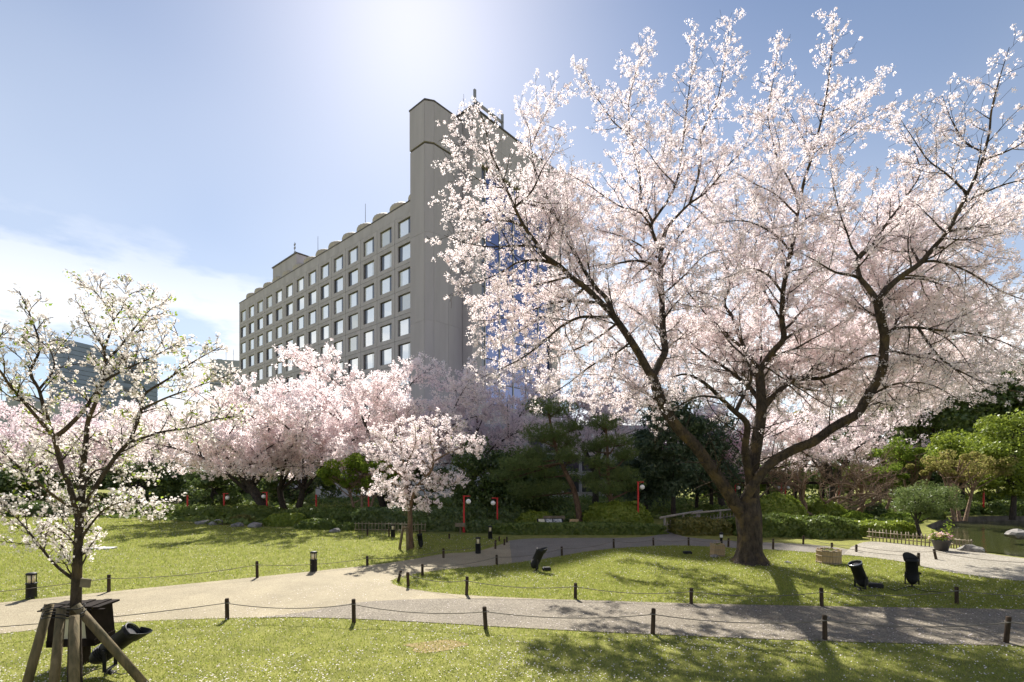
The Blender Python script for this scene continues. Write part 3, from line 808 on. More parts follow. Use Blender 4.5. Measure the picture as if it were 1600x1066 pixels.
# ---- the big cherry tree
T = Tracer(12.3, 1.1)
TA = T.add
TA('L', None, [(1166, 812), (1150, 790), (1139, 772), (1112, 733), (1086, 696), (1060, 670), (1037, 635), (1019, 588)], -0.9, .20, .135)
TA('LA', 'L', [(1021, 594), (996, 549), (966, 504), (940, 474), (914, 449), (891, 432), (876, 417), (850, 399), (841, 384), (819, 354), (804, 324), (791, 294), (779, 264), (768, 241), (758, 200), (748, 168)], -2.6, .12, .008)
TA('LA2', 'LA', [(961, 497), (947, 466), (929, 447), (900, 400), (865, 330), (838, 270), (830, 235), (826, 200), (810, 165)], 0.2, .07, .006)
TA('LA2b', 'LA2', [(831, 230), (842, 200), (856, 172), (860, 150)], 0.6, .015, .004)
TA('LA3', 'LA', [(959, 494), (932, 496), (906, 496), (876, 511), (850, 534), (815, 560), (775, 580), (748, 592)], -3.4, .05, .006)
TA('LA4', 'LA', [(876, 417), (850, 408), (812, 409), (785, 425), (748, 440), (715, 448)], -2.2, .045, .006)
TA('LA5', 'LA', [(841, 386), (807, 384), (766, 386), (730, 380), (694, 368)], -3.4, .035, .006)
TA('LA6', 'LA', [(985, 535), (962, 552), (925, 571), (895, 594), (868, 612), (842, 622)], -3.0, .035, .006)
TA('LA7', 'LA', [(791, 294), (765, 290), (735, 272), (712, 250)], -3.2, .018, .005)
TA('LA8', 'LA', [(800, 318), (765, 325), (728, 330), (706, 322)], -2.0, .018, .005)
TA('LA9', 'LA', [(779, 264), (750, 240), (722, 220), (700, 200)], -2.2, .015, .005)
TA('LB', 'L', [(1019, 590), (1032, 564), (1039, 549), (1036, 519), (1035, 492), (1034, 462), (1032, 425), (1032, 399), (1037, 372), (1041, 357)], 0.3, .11, .06)
TA('LB1', 'LB', [(1032, 399), (1024, 375), (1018, 352), (1029, 334), (1047, 307), (1061, 270), (1068, 214), (1074, 161), (1079, 124), (1086, 60)], -0.6, .055, .006)
TA('LB2', 'LB', [(1041, 357), (1055, 341), (1077, 319), (1105, 298), (1141, 255), (1156, 240), (1171, 214), (1182, 180)], 1.4, .05, .006)
TA('LB3', 'LB2', [(1077, 319), (1090, 280), (1096, 240), (1096, 208), (1119, 161), (1130, 109), (1136, 71), (1140, 32)], 1.8, .04, .006)
TA('LB4', 'LB', [(1030, 420), (1011, 410), (989, 408), (962, 412), (940, 414), (905, 420)], -1.6, .05, .008)
TA('LB5', 'LB1', [(1018, 354), (999, 331), (972, 324), (942, 305), (920, 290), (890, 272)], -2.4, .035, .006)
TA('LB6', 'LB1', [(1020, 348), (1003, 315), (1000, 280), (996, 245), (980, 211), (957, 189), (939, 162), (918, 130), (900, 102)], 2.4, .045, .006)
TA('LB7', 'LB6', [(985, 218), (982, 170), (987, 136), (1000, 95), (1012, 62)], 2.8, .025, .005)
TA('LB8', 'LB', [(1027, 402), (1006, 387), (987, 376), (957, 365), (927, 357), (900, 345)], 2.0, .035, .006)
TA('LB9', 'LB1', [(1055, 288), (1030, 262), (1010, 235), (985, 215)], -1.6, .02, .005)
TA('C', None, [(1173, 815), (1175, 770), (1176, 730), (1183, 686), (1189, 651), (1189, 620), (1188, 597), (1186, 575)], 0.5, .235, .12)
TA('CL', 'C', [(1175, 770), (1168, 730), (1164, 702), (1168, 668), (1163, 656), (1150, 645), (1138, 634), (1126, 622), (1100, 598), (1072, 585), (1050, 590)], -2.8, .14, .02)
TA('CL2', 'CL', [(1149, 645), (1158, 625), (1168, 607), (1174, 588), (1165, 560), (1140, 535), (1120, 505)], -1.6, .06, .012)
TA('CL3', 'C', [(1187, 628), (1175, 609), (1156, 592), (1130, 573), (1104, 556), (1081, 537), (1052, 508), (1030, 490)], 1.8, .07, .010)
TA('CA', 'C', [(1186, 578), (1167, 553), (1156, 526), (1145, 496), (1132, 474), (1140, 440), (1128, 400), (1120, 360), (1110, 330)], 3.0, .08, .008)
TA('CA2', 'CA', [(1163, 546), (1134, 522), (1111, 500), (1089, 474), (1066, 447), (1045, 428), (1010, 440)], 3.2, .05, .007)
TA('CB', 'C', [(1187, 580), (1205, 552), (1224, 530), (1222, 504), (1222, 481), (1224, 451), (1227, 436), (1234, 400), (1242, 364), (1246, 334), (1257, 281), (1271, 240), (1280, 202), (1291, 150), (1297, 105), (1301, 56), (1303, 20)], -0.8, .10, .006)
TA('CB2', 'CB', [(1246, 336), (1239, 330), (1212, 304), (1179, 287), (1150, 270)], -2.4, .03, .005)
TA('CB3', 'CB', [(1248, 320), (1235, 285), (1216, 251), (1207, 217), (1200, 180), (1209, 120), (1219, 62)], -2.0, .028, .005)
TA('CB4', 'CB', [(1271, 240), (1291, 225), (1317, 210), (1347, 187), (1385, 168)], -1.4, .022, .005)
TA('CB5', 'CB', [(1284, 184), (1306, 172), (1329, 161), (1362, 138)], 0.2, .018, .004)
TA('CB6', 'CB', [(1266, 258), (1261, 229), (1242, 195), (1220, 165), (1205, 140)], 0.4, .02, .005)
TA('CB7', 'CB', [(1224, 532), (1239, 522), (1261, 511), (1299, 509), (1330, 500)], 2.0, .05, .007)
TA('CB8', 'CB', [(1224, 515), (1235, 507), (1250, 489), (1272, 470), (1290, 440), (1300, 400)], 2.6, .045, .007)
TA('CB9', 'CB', [(1207, 556), (1242, 545), (1269, 530), (1295, 517), (1320, 500)], -1.8, .04, .007)
TA('CB10', 'CB', [(1224, 460), (1200, 430), (1170, 420), (1140, 432), (1110, 440)], -2.8, .04, .006)
TA('CB11', 'CB', [(1236, 395), (1215, 370), (1180, 350), (1150, 345), (1115, 350)], -3.0, .035, .006)
TA('CB12', 'CB', [(1242, 364), (1262, 340), (1285, 335), (1300, 320)], -2.6, .03, .006)
TA('CR', 'C', [(1190, 642), (1199, 630), (1212, 616), (1235, 597), (1257, 590), (1272, 575), (1287, 569), (1310, 569), (1329, 552), (1351, 541), (1368, 525), (1400, 500)], 2.6, .105, .012)
TA('CR2', 'CR', [(1252, 592), (1287, 590), (1317, 577), (1336, 567), (1359, 556), (1390, 560), (1420, 570)], -0.8, .075, .010)
TA('CR3', 'C', [(1188, 570), (1201, 576), (1227, 594), (1257, 612), (1280, 627), (1302, 637), (1332, 635), (1360, 640)], -2.0, .03, .006)
TA('R', None, [(1170, 800), (1165, 780), (1183, 749), (1207, 722), (1244, 701), (1270, 691), (1296, 672), (1317, 659), (1340, 646), (1355, 620), (1370, 596), (1379, 575), (1381, 549), (1382, 523), (1376, 497), (1371, 467)], -1.4, .155, .10)
TA('RA', 'R', [(1371, 470), (1355, 448), (1344, 435), (1339, 412), (1345, 398), (1365, 379), (1388, 346), (1408, 320), (1421, 300), (1437, 270), (1425, 230), (1395, 195)], 0.6, .07, .006)
TA('RA2', 'RA', [(1344, 435), (1329, 430), (1304, 425), (1275, 408), (1250, 395)], -3.0, .045, .006)
TA('RA3', 'RA', [(1342, 402), (1330, 385), (1325, 368), (1312, 332), (1302, 289), (1299, 253), (1292, 215)], -2.2, .03, .005)
TA('RB', 'R', [(1371, 470), (1394, 444), (1414, 428), (1437, 412), (1457, 389), (1480, 362), (1496, 332), (1513, 300), (1532, 257), (1545, 211), (1549, 174), (1559, 132), (1577, 74)], -3.0, .085, .006)
TA('RB2', 'RB', [(1508, 315), (1536, 302), (1568, 289), (1600, 280), (1650, 262), (1690, 250)], -3.4, .03, .005)
TA('RB3', 'RB', [(1511, 302), (1480, 273), (1450, 250), (1427, 217), (1408, 188)], -3.6, .03, .005)
TA('RB4', 'RB', [(1536, 250), (1572, 237), (1600, 222), (1645, 190), (1670, 150)], -2.6, .025, .005)
TA('RB5', 'RB', [(1540, 238), (1510, 225), (1490, 195), (1472, 150)], -2.4, .02, .005)
TA('RC', 'RB', [(1437, 412), (1453, 408), (1480, 412), (1513, 425), (1545, 444), (1578, 461), (1640, 480)], -1.6, .035, .006)
TA('RD', 'RB', [(1405, 436), (1434, 435), (1460, 441), (1493, 454), (1532, 471), (1580, 492)], 0.6, .035, .006)
TA('RE', 'R', [(1382, 522), (1404, 513), (1434, 512), (1473, 517), (1509, 520), (1560, 532), (1625, 560)], -2.6, .045, .006)
TA('RE2', 'RE', [(1450, 514), (1480, 530), (1500, 550), (1520, 580), (1540, 600)], -3.0, .02, .005)
TA('RF', 'R', [(1381, 548), (1407, 551), (1434, 558), (1457, 561), (1495, 580), (1525, 610)], -2.4, .035, .006)
TA('RG', 'R', [(1374, 592), (1385, 610), (1400, 628), (1425, 640)], -2.2, .02, .005)
TA('RH', 'R', [(1381, 540), (1410, 490), (1440, 475), (1480, 480), (1520, 500)], 2.6, .04, .006)
TA('RI', 'R', [(1376, 497), (1350, 485), (1320, 470), (1295, 455), (1260, 450)], 2.4, .04, .006)
for i, (par, px, dy) in enumerate([
    ('L', [(1060, 670), (1020, 620), (960, 590), (900, 585), (850, 590)], 2.6), ('L', [(1037, 635), (1000, 570), (950, 520), (900, 470), (850, 450)], 3.6),
    ('LB', [(1036, 519), (1000, 490), (960, 470), (920, 450)], 3.8), ('LB', [(1034, 462), (1070, 430), (1100, 400), (1130, 390)], -2.6),
    ('LB', [(1036, 500), (1060, 470), (1090, 455), (1110, 470)], -3.4), ('CL', [(1126, 622), (1090, 620), (1050, 640), (1010, 650)], -3.6),
    ('C', [(1188, 600), (1160, 560), (1110, 540), (1060, 545)], 4.2), ('C', [(1186, 580), (1190, 540), (1180, 490), (1190, 440), (1180, 390)], 4.4),
    ('CR', [(1257, 590), (1290, 560), (1330, 530), (1370, 505)], 4.6), ('CR', [(1235, 597), (1270, 610), (1320, 610), (1370, 600), (1420, 600)], 4.4),
    ('CR', [(1310, 569), (1350, 575), (1400, 585), (1450, 590), (1500, 600)], 3.6), ('R', [(1379, 575), (1420, 560), (1470, 550), (1530, 555), (1580, 560)], 3.2),
    ('R', [(1376, 497), (1400, 460), (1440, 440), (1480, 400), (1500, 380)], 3.4), ('RB', [(1437, 412), (1420, 380), (1400, 340), (1380, 300)], 1.6),
    ('RB', [(1480, 362), (1520, 355), (1560, 350), (1610, 360)], -0.6), ('RE', [(1434, 512), (1470, 560), (1520, 590), (1580, 610), (1640, 620)], -3.8),
    ('LA', [(940, 474), (900, 470), (860, 475), (815, 490), (770, 500), (735, 500)], -1.0), ('LA', [(966, 504), (930, 530), (890, 550), (830, 570), (790, 585)], -0.4),
    ('CA', [(1140, 440), (1170, 400), (1190, 350), (1180, 300), (1170, 250)], 3.4), ('CB', [(1234, 400), (1270, 380), (1300, 370), (1330, 350)], 1.8),
    ('R', [(1355, 620), (1400, 600), (1450, 600), (1500, 625)], -3.6),
    ('CR', [(1235, 597), (1240, 570), (1260, 540), (1300, 520), (1350, 520)], 4.8), ('C', [(1189, 651), (1160, 620), (1120, 610), (1070, 600), (1010, 590)], 4.6), ('CR', [(1272, 575), (1320, 590), (1380, 610), (1440, 615), (1510, 610)], 5.0),
    ('CR', [(1287, 569), (1320, 540), (1370, 530), (1440, 530), (1500, 540)], 5.2), ('R', [(1340, 646), (1370, 630), (1420, 620), (1480, 600), (1560, 590)], 4.0), ('R', [(1382, 523), (1420, 500), (1480, 490), (1540, 500), (1620, 520)], 4.0),
    ('L', [(1060, 670), (1030, 640), (980, 620), (930, 625), (880, 620)], 4.4),
    ('LB', [(1034, 462), (1000, 400), (960, 350), (930, 310), (900, 290)], 4.4), ('LB', [(1032, 425), (1060, 370), (1100, 330), (1120, 280), (1130, 230)], 4.4), ('LB', [(1032, 399), (1010, 330), (1030, 270), (1040, 210), (1030, 170)], 4.0),
    ('CB', [(1222, 504), (1190, 450), (1150, 400), (1130, 340), (1140, 280)], 4.4), ('CB', [(1222, 481), (1250, 430), (1290, 390), (1310, 330), (1330, 270)], 4.4), ('CB', [(1227, 436), (1220, 380), (1200, 320), (1220, 260), (1230, 200)], 4.0),
    ('R', [(1371, 467), (1400, 420), (1420, 370), (1450, 320), (1470, 270)], 4.0), ('R', [(1376, 497), (1350, 440), (1360, 390), (1390, 360), (1400, 330)], 4.4), ('RB', [(1457, 389), (1500, 380), (1540, 350), (1580, 320), (1620, 300)], 2.6),
    ('LA', [(850, 399), (860, 350), (840, 300), (820, 270)], 2.2), ('LA', [(914, 449), (890, 400), (900, 340), (930, 300)], 3.6),
    ('C', [(1189, 630), (1150, 590), (1100, 575), (1050, 560), (1000, 560)], 3.2), ('C', [(1188, 600), (1150, 550), (1120, 520), (1080, 500), (1040, 500)], 5.0), ('C', [(1189, 640), (1200, 600), (1180, 570), (1140, 560)], 5.4),
    ('C', [(1188, 597), (1210, 570), (1240, 560), (1290, 550)], 3.8), ('LB', [(1039, 549), (1060, 530), (1090, 520), (1130, 500)], 4.4), ('CR', [(1235, 597), (1250, 600), (1290, 600), (1340, 590)], 5.6), ('C', [(1188, 600), (1200, 560), (1230, 560), (1270, 555)], 5.0),
    ('LA', [(891, 432), (860, 440), (820, 450), (775, 470), (745, 480)], -0.6), ('LA', [(819, 354), (790, 345), (755, 350), (720, 400), (700, 410)], -1.0), ('LA', [(804, 324), (830, 300), (850, 260), (870, 230)], -1.8), ('LA2', [(900, 400), (880, 360), (885, 310), (880, 270)], 1.4),
    ('LA2', [(865, 330), (830, 320), (790, 310), (750, 305)], 0.6), ('LA', [(914, 449), (880, 480), (840, 500), (790, 530), (750, 545)], -1.6), ('RD', [(1493, 454), (1530, 520), (1580, 560), (1650, 570)], 1.0)]):
    TA('x%d' % i, par, px, dy, .035, .006)
rng = np.random.default_rng(77)
base = at(1171, 880)
tp = smooth_line([np.array([base[0], 12.3, -0.1]), np.array([base[0], 12.3, 0.06]), np.array([base[0] - .01, 12.3, 0.25]), pt(1171, 840, 12.3), pt(1169, 805, 12.3), pt(1168, 780, 12.35)], 0.06)
zz = tp[:, 2]
tr = np.interp(zz, [-0.1, 0.03, 0.12, 0.3, 0.7, 1.2, 1.6], [0.54, 0.43, 0.35, 0.295, 0.27, 0.29, 0.25])
tV, tF = tube_np(tp, tr, 28)
ctr = np.repeat(tp, 28, 0); off = tV - ctr
ang = np.arctan2(off[:, 1], off[:, 0])
fl = np.clip(1 - (tV[:, 2] - 0.0) / 0.7, 0, 1)
tV = ctr + off * (1 + 0.05 * np.sin(ang * 5 + 1.0 + tV[:, 2]) + 0.06 * np.sin(ang * 3 + 2) + fl ** 2 * 0.16 * np.sin(ang * 6 + .5) + 0.03 * np.sin(ang * 9 + tV[:, 2] * 4))[:, None]
main = empty('cherry_tree', (base[0], 12.3, 0), label='huge old cherry tree in full pale pink bloom with spreading limbs', cat='tree')
q = dict(b_sp=0.215, b_len=(0.4, 1.45), t_sp=0.135, t_len=(0.14, 0.46), c_sp=0.078, jit=0.04, bloom_r=0.03, up=0.03, ang=0.95, sides=10, start=0.12, twig=0.0035)
T.limbs = [(P_, R_ * 0.86) for P_, R_ in T.limbs]
wood, C = grow(T.limbs, rng, q)
wood = [(tV, tF)] + wood
C = C[C[:, 2] > 3.2 + 0.8 * rng.random(len(C))]
core = np.linalg.norm((C - np.array([6.0, 12.0, 4.2])) / np.array([4.2, 2.6, 2.4]), axis=1)      # the crown is open round the fork and bears most of its bloom farther out
C = C[rng.random(len(C)) < np.clip((C[:, 1] - 9.3) / 2.6, 0.42, 1.0) * np.clip(core * 1.15 - 0.2, 0.12, 1.0) * np.clip(1.35 - C[:, 2] * 0.055, 0.6, 1.0)]
wood_mesh('trunk', wood, M['bark'], main, (base[0], 12.3, 0))
V, F = bunches(C, rng, 16, 0.074, 0.0186, TRI, TRI_F)
cr_o = link('crown', mesh_np('crown', [(V, F, 0)], [M['blossom']], origin=(base[0], 12.3, 0)), main)
cr_o['kind'] = 'stuff'
print('main bunches', len(C), 'flowers', len(F))

# ---- the young cherry tree in the left foreground
T = Tracer(5.15); TA = T.add
TA('T', None, [(117, 1085), (117, 1000), (119, 930), (121, 880), (123, 840), (125, 800), (129, 759), (130, 731), (134, 694), (137, 661), (145, 640), (156, 612), (163, 585), (164, 565), (162, 545), (149, 525), (137, 503), (128, 482)], 0.1, .070, .004, .06)
TA('a', 'T', [(124, 815), (108, 758), (95, 724), (84, 683), (74, 660), (61, 609), (47, 582), (62, 545), (50, 500), (30, 455)], -0.35, .034, .004, .06)
TA('a2', 'a', [(82, 680), (60, 655), (44, 636), (20, 609), (2, 582), (-20, 550), (5, 520)], -0.7, .02, .004, .06)
TA('a3', 'a', [(84, 683), (101, 672), (135, 636), (165, 589), (190, 560), (215, 520), (245, 495)], 0.5, .024, .004, .06)
TA('b', 'T', [(163, 565), (182, 548), (199, 528), (220, 500), (240, 480), (262, 475)], -0.4, .014, .003, .06)
TA('b2', 'T', [(162, 548), (172, 520), (179, 498), (190, 484), (200, 462), (225, 452)], 0.5, .014, .003, .06)
TA('b3', 'b2', [(179, 498), (170, 480), (160, 470), (148, 455), (126, 438)], 0.7, .008, .003, .06)
TA('c', 'T', [(158, 600), (172, 590), (203, 574), (230, 562), (262, 545), (285, 530)], -0.6, .016, .003, .06)
TA('d', 'T', [(126, 805), (150, 760), (175, 722), (188, 705), (202, 690), (216, 656), (222, 635), (226, 616), (263, 592), (287, 575), (320, 555), (348, 540)], -0.2, .028, .004, .06)
TA('d2', 'd', [(221, 640), (257, 623), (294, 609), (330, 596), (362, 585)], 0.2, .013, .003, .06)
TA('d3', 'd', [(203, 690), (225, 684), (253, 675), (298, 668), (340, 655), (385, 650)], -0.5, .015, .003, .06)
TA('e', 'T', [(119, 908), (90, 886), (65, 857), (40, 825), (15, 800), (-15, 790)], -0.2, .018, .004, .06)
TA('f', 'T', [(120, 897), (98, 854), (96, 825), (100, 795), (85, 770)], 0.4, .012, .003, .06)
TA('g', 'T', [(125, 803), (83, 774), (47, 745), (10, 712), (-20, 690)], -0.5, .018, .004, .06)
TA('h', 'T', [(123, 850), (141, 821), (165, 795), (195, 785), (230, 790), (262, 800)], -0.3, .014, .003, .06)
TA('i', 'T', [(129, 760), (150, 735), (180, 735), (215, 742), (250, 735)], 0.45, .014, .003, .06)
TA('j', 'T', [(130, 740), (112, 715), (90, 705), (60, 712)], 0.5, .012, .003, .06)
TA('k', 'a', [(61, 609), (85, 575), (75, 540), (58, 515)], 0.1, .012, .003, .06)
rng = np.random.default_rng(21)
lb = at(117, 1078)
young = empty('young_cherry_tree', (lb[0], 5.15, 0), label='slender young cherry tree with white blossom and green leaves propped by stakes in the foreground', cat='tree')
q = dict(b_sp=0.07, b_len=(0.14, 0.42), t_sp=0.06, t_len=(0.05, 0.16), c_sp=0.040, jit=0.018, bloom_r=0.009, up=0.12, sides=10, start=0.26, step=0.07, twig=0.0016)
wood, C = grow(T.limbs, rng, q)
o = pt(117, 1000, 5.15)
C = C[(C[:, 2] > 1.30)]
wood = [w_ for w_ in wood if len(w_[0]) > 60 or w_[0][:, 2].max() > 1.32]
wood_mesh('trunk', wood, M['bark'], young, (lb[0], 5.15, 0))
sel = rng.random(len(C)) < 0.74
V, F = bunches(C[sel], rng, 6, 0.038, 0.0138, FIVE_V, FIVE_F)
V2, F2 = bunches(C[rng.random(len(C)) < 0.17], rng, 3, 0.038, 0.021, LEAF, LEAF_F)
link('crown', mesh_np('crown', [(V, F, 0)], [M['blossom_white']], origin=(lb[0], 5.15, 0)), young)['kind'] = 'stuff'
link('leaves', mesh_np('leaves', [(V2, F2, 0)], [M['young_leaf']], origin=(lb[0], 5.15, 0)), young)['kind'] = 'stuff'
print('young bunches', len(C), len(F), len(F2))

# ---- the small staked cherry tree on the far lawn
T = Tracer(14.7); TA = T.add
TA('T', None, [(640, 860), (641, 823), (640, 795), (636, 769), (635, 743), (631, 726), (627, 705), (625, 680), (622, 662)], 0.2, .105, .008)
TA('r', 'T', [(640, 797), (646, 774), (651, 761), (664, 747), (674, 735), (677, 722), (674, 700), (672, 672), (680, 655)], -0.5, .065, .006)
for nm, par, px, dy in (('a', 'T', [(636, 750), (615, 735), (595, 715), (572, 705)], -0.8), ('b', 'T', [(636, 765), (612, 755), (592, 758), (580, 772)], 0.3), ('c', 'T', [(630, 715), (612, 695), (598, 680), (585, 670)], 0.8),
                        ('d', 'r', [(677, 722), (700, 708), (722, 700), (750, 698)], -0.9), ('e', 'r', [(655, 757), (682, 755), (700, 758), (725, 748)], 0.4), ('f', 'r', [(675, 710), (690, 690), (712, 668), (722, 660)], 0.7),
                        ('g', 'T', [(632, 730), (645, 705), (650, 685), (648, 660)], -1.2), ('h', 'r', [(652, 760), (664, 770), (668, 785), (665, 795)], -0.9), ('i', 'T', [(636, 760), (622, 770), (608, 780)], -0.9), ('j', 'r', [(675, 735), (655, 715), (648, 700), (640, 690)], 1.2)):
    TA(nm, par, px, dy, .03, .005)
rng = np.random.default_rng(31)
sb = at(640, 858)
small = empty('small_cherry_tree', (sb[0], 14.7, 0), label='small rounded cherry tree with white blossom staked at the lawn edge', cat='tree')
q = dict(b_sp=0.13, b_len=(0.25, 0.75), t_sp=0.12, t_len=(0.1, 0.3), c_sp=0.085, jit=0.03, bloom_r=0.02, up=0.08, sides=8, start=0.2, step=0.12, twig=0.004)
wood, C = grow(T.limbs, rng, q)
C = C[C[:, 2] > 1.15]
wood_mesh('trunk', wood, M['bark_young'], small, (sb[0], 14.7, 0))
V, F = bunches(C, rng, 16, 0.075, 0.021, TRI, TRI_F)
top = C[C[:, 2] > 3.0]
V2, F2 = bunches(top[rng.random(len(top)) < 0.12], rng, 2, 0.06, 0.03, LEAF, LEAF_F)
link('crown', mesh_np('crown', [(V, F, 0)], [M['blossom']], origin=(sb[0], 14.7, 0)), small)['kind'] = 'stuff'
link('leaves', mesh_np('leaves', [(V2, F2, 0)], [M['young_leaf']], origin=(sb[0], 14.7, 0)), small)['kind'] = 'stuff'
print('small', len(F))

# ---- cherry trees standing farther back
def cherry(label, x, y, H, spread, seed, lean=(0, 0), mat='blossom', trunks=1, dens=1.0, h0=0.22, petal=0.085, flat=0.55, bark='bark_dark', r0=0.26, shift=(0, 0), limbs_px=None):
    rng = np.random.default_rng(seed)
    root = empty('cherry_tree', (x, y, 0), label=label, cat='tree', group='cherry trees behind the lawns')
    limbs = []
    if limbs_px:
        T = Tracer(y)
        for i, (nm, par, px, dy, ra, rb) in enumerate(limbs_px): T.add(nm, par, px, dy, ra, rb, 0.25)
        limbs += T.limbs
    for k in range(trunks):
        b = np.array([x + (k - (trunks - 1) / 2) * 0.5, y, -0.05])
        top = b + np.array([lean[0] * h0 * H + (k - (trunks - 1) / 2) * 0.8, lean[1] * h0 * H, h0 * H])
        P = smooth_line([b, (b + top) / 2 + rng.normal(size=3) * [0.12, 0.12, 0], top], 0.25)
        R = taper(len(P), r0, r0 * 0.72); R[0] *= 1.35
        limbs.append((P, R))
        nl = 7 if trunks == 1 else 4
        for i in range(nl):
            a = 2 * np.pi * (i + rng.random() * 0.5) / nl + seed
            rad = spread * (0.72 + 0.3 * rng.random())
            hgt = H * (0.62 + 0.36 * rng.random()) * (1 - 0.25 * flat * rng.random())
            e = np.array([x + shift[0] + math.cos(a) * rad, y + shift[1] + math.sin(a) * rad * 0.75, hgt])
            if i == 0: e = np.array([x + shift[0] + rng.normal() * spread * .2, y + shift[1], H * 0.98])
            m1 = top + (e - top) * 0.33 + np.array([0, 0, 0.10 * H]) + rng.normal(size=3) * 0.2
            m2 = top + (e - top) * 0.68 + np.array([0, 0, 0.09 * H]) + rng.normal(size=3) * 0.25
            Q = smooth_line([top - np.array([0, 0, 0.25]), m1, m2, e], 0.3)
            limbs.append((Q, taper(len(Q), r0 * 0.5, 0.012)))
            for j in range(3):
                s = int(len(Q) * (0.25 + 0.2 * j)); p = Q[s]
                dd = unit(np.array([math.cos(a + (1 if j % 2 else -1) * (0.7 + 0.4 * rng.random())), math.sin(a + (1 if j % 2 else -1) * 0.9), 0.25 + 0.6 * rng.random() - 0.55 * (j == 0)]))
                l = spread * (0.45 + 0.25 * rng.random())
                Q2 = smooth_line([p, p + dd * l * 0.5 + np.array([0, 0, 0.08 * l]), p + dd * l], 0.3)
                limbs.append((Q2, taper(len(Q2), 0.05, 0.008)))
    q = dict(b_sp=0.37 / dens, b_len=(0.6, 1.7), t_sp=0.28 / dens, t_len=(0.25, 0.75), c_sp=0.15, jit=0.10, bloom_r=0.05, up=0.08, sides=7, start=0.25, step=0.5, twig=0.007)
    wood, C = grow(limbs, rng, q)
    C = C[C[:, 2] > np.maximum(H * 0.30, 1.75) + 0.5 * rng.random(len(C))]
    wood_mesh('trunk', wood, M[bark], root, (x, y, 0))
    V, F = bunches(C, rng, 13, 0.17, petal * 0.62, TRI, TRI_F)
    link('crown', mesh_np('crown', [(V, F, 0)], [M[mat]], origin=(x, y, 0)), root)['kind'] = 'stuff'
    print(label[:30], len(F))
def X(px, Y): return (px - CXP) / F_PX * Y
cherry('wide cherry tree with a thick dark trunk leaning left behind the left hedge', X(418, 25.5), 25.5, 4.7, 4.8, 3, lean=(-0.6, 0), h0=0.34, r0=0.22, shift=(-2.4, 0),
       limbs_px=[('t', None, [(416, 800), (397, 767), (375, 737), (350, 707), (325, 687), (292, 681), (262, 690)], -0.5, .27, .05), ('u', 't', [(368, 733), (343, 722), (338, 708), (345, 690)], 0.4, .1, .03), ('v', 't', [(350, 707), (352, 688), (363, 672), (372, 655)], -.6, .09, .02)])
cherry('forked cherry tree with two short black trunks between red poles', X(455, 27), 27, 6.2, 6.6, 9, trunks=2, h0=0.26, r0=0.2, shift=(0.8, 0))
cherry('tall domed cherry tree standing in front of the hotel tower', X(615, 28.5), 28.5, 8.6, 7.0, 14, lean=(-0.3, 0), r0=0.27, shift=(0.3, 0), dens=1.12,
       limbs_px=[('t', None, [(602, 800), (585, 757), (560, 732), (537, 712), (512, 702), (485, 690), (468, 690), (440, 706)], -1.2, .2, .03)])
cherry('shaded cherry tree with drooping pale branches beside the pines', X(735, 31), 31, 8.8, 5.4, 23, mat='blossom_pink', r0=0.24)
cherry('low rosy cherry tree at the far left edge of the garden', X(45, 33), 33, 7.0, 5.4, 37, mat='blossom_pink', r0=0.24, dens=0.85)
cherry('pale cherry tree between the young tree and the leaning trunk', X(230, 36), 36, 7.4, 5.2, 41, r0=0.22, dens=0.9)
cherry('rosy cherry tree below the dark blue office block', X(145, 40), 40, 7.8, 5.4, 43, mat='blossom_pink', r0=0.22, dens=0.85)
cherry('ghostly pale cherry tree behind the two pine trees', X(930, 36), 36, 11.2, 6.2, 53, mat='blossom_pink', r0=0.26, dens=0.95)
cherry('pale pink cherry tree glowing behind the fork of the big cherry', X(1130, 33), 33, 7.8, 5.6, 59, r0=0.22, dens=0.95, flat=0.8)
cherry('broad pink cherry tree behind the bare crape myrtle', X(1300, 35), 35, 7.8, 6.4, 61, r0=0.24, flat=0.8, dens=0.95)
cherry('small magenta cherry tree seen between the big tree limbs', X(1090, 29), 29, 5.6, 2.6, 67, mat='blossom_rose', r0=0.12, dens=0.8)

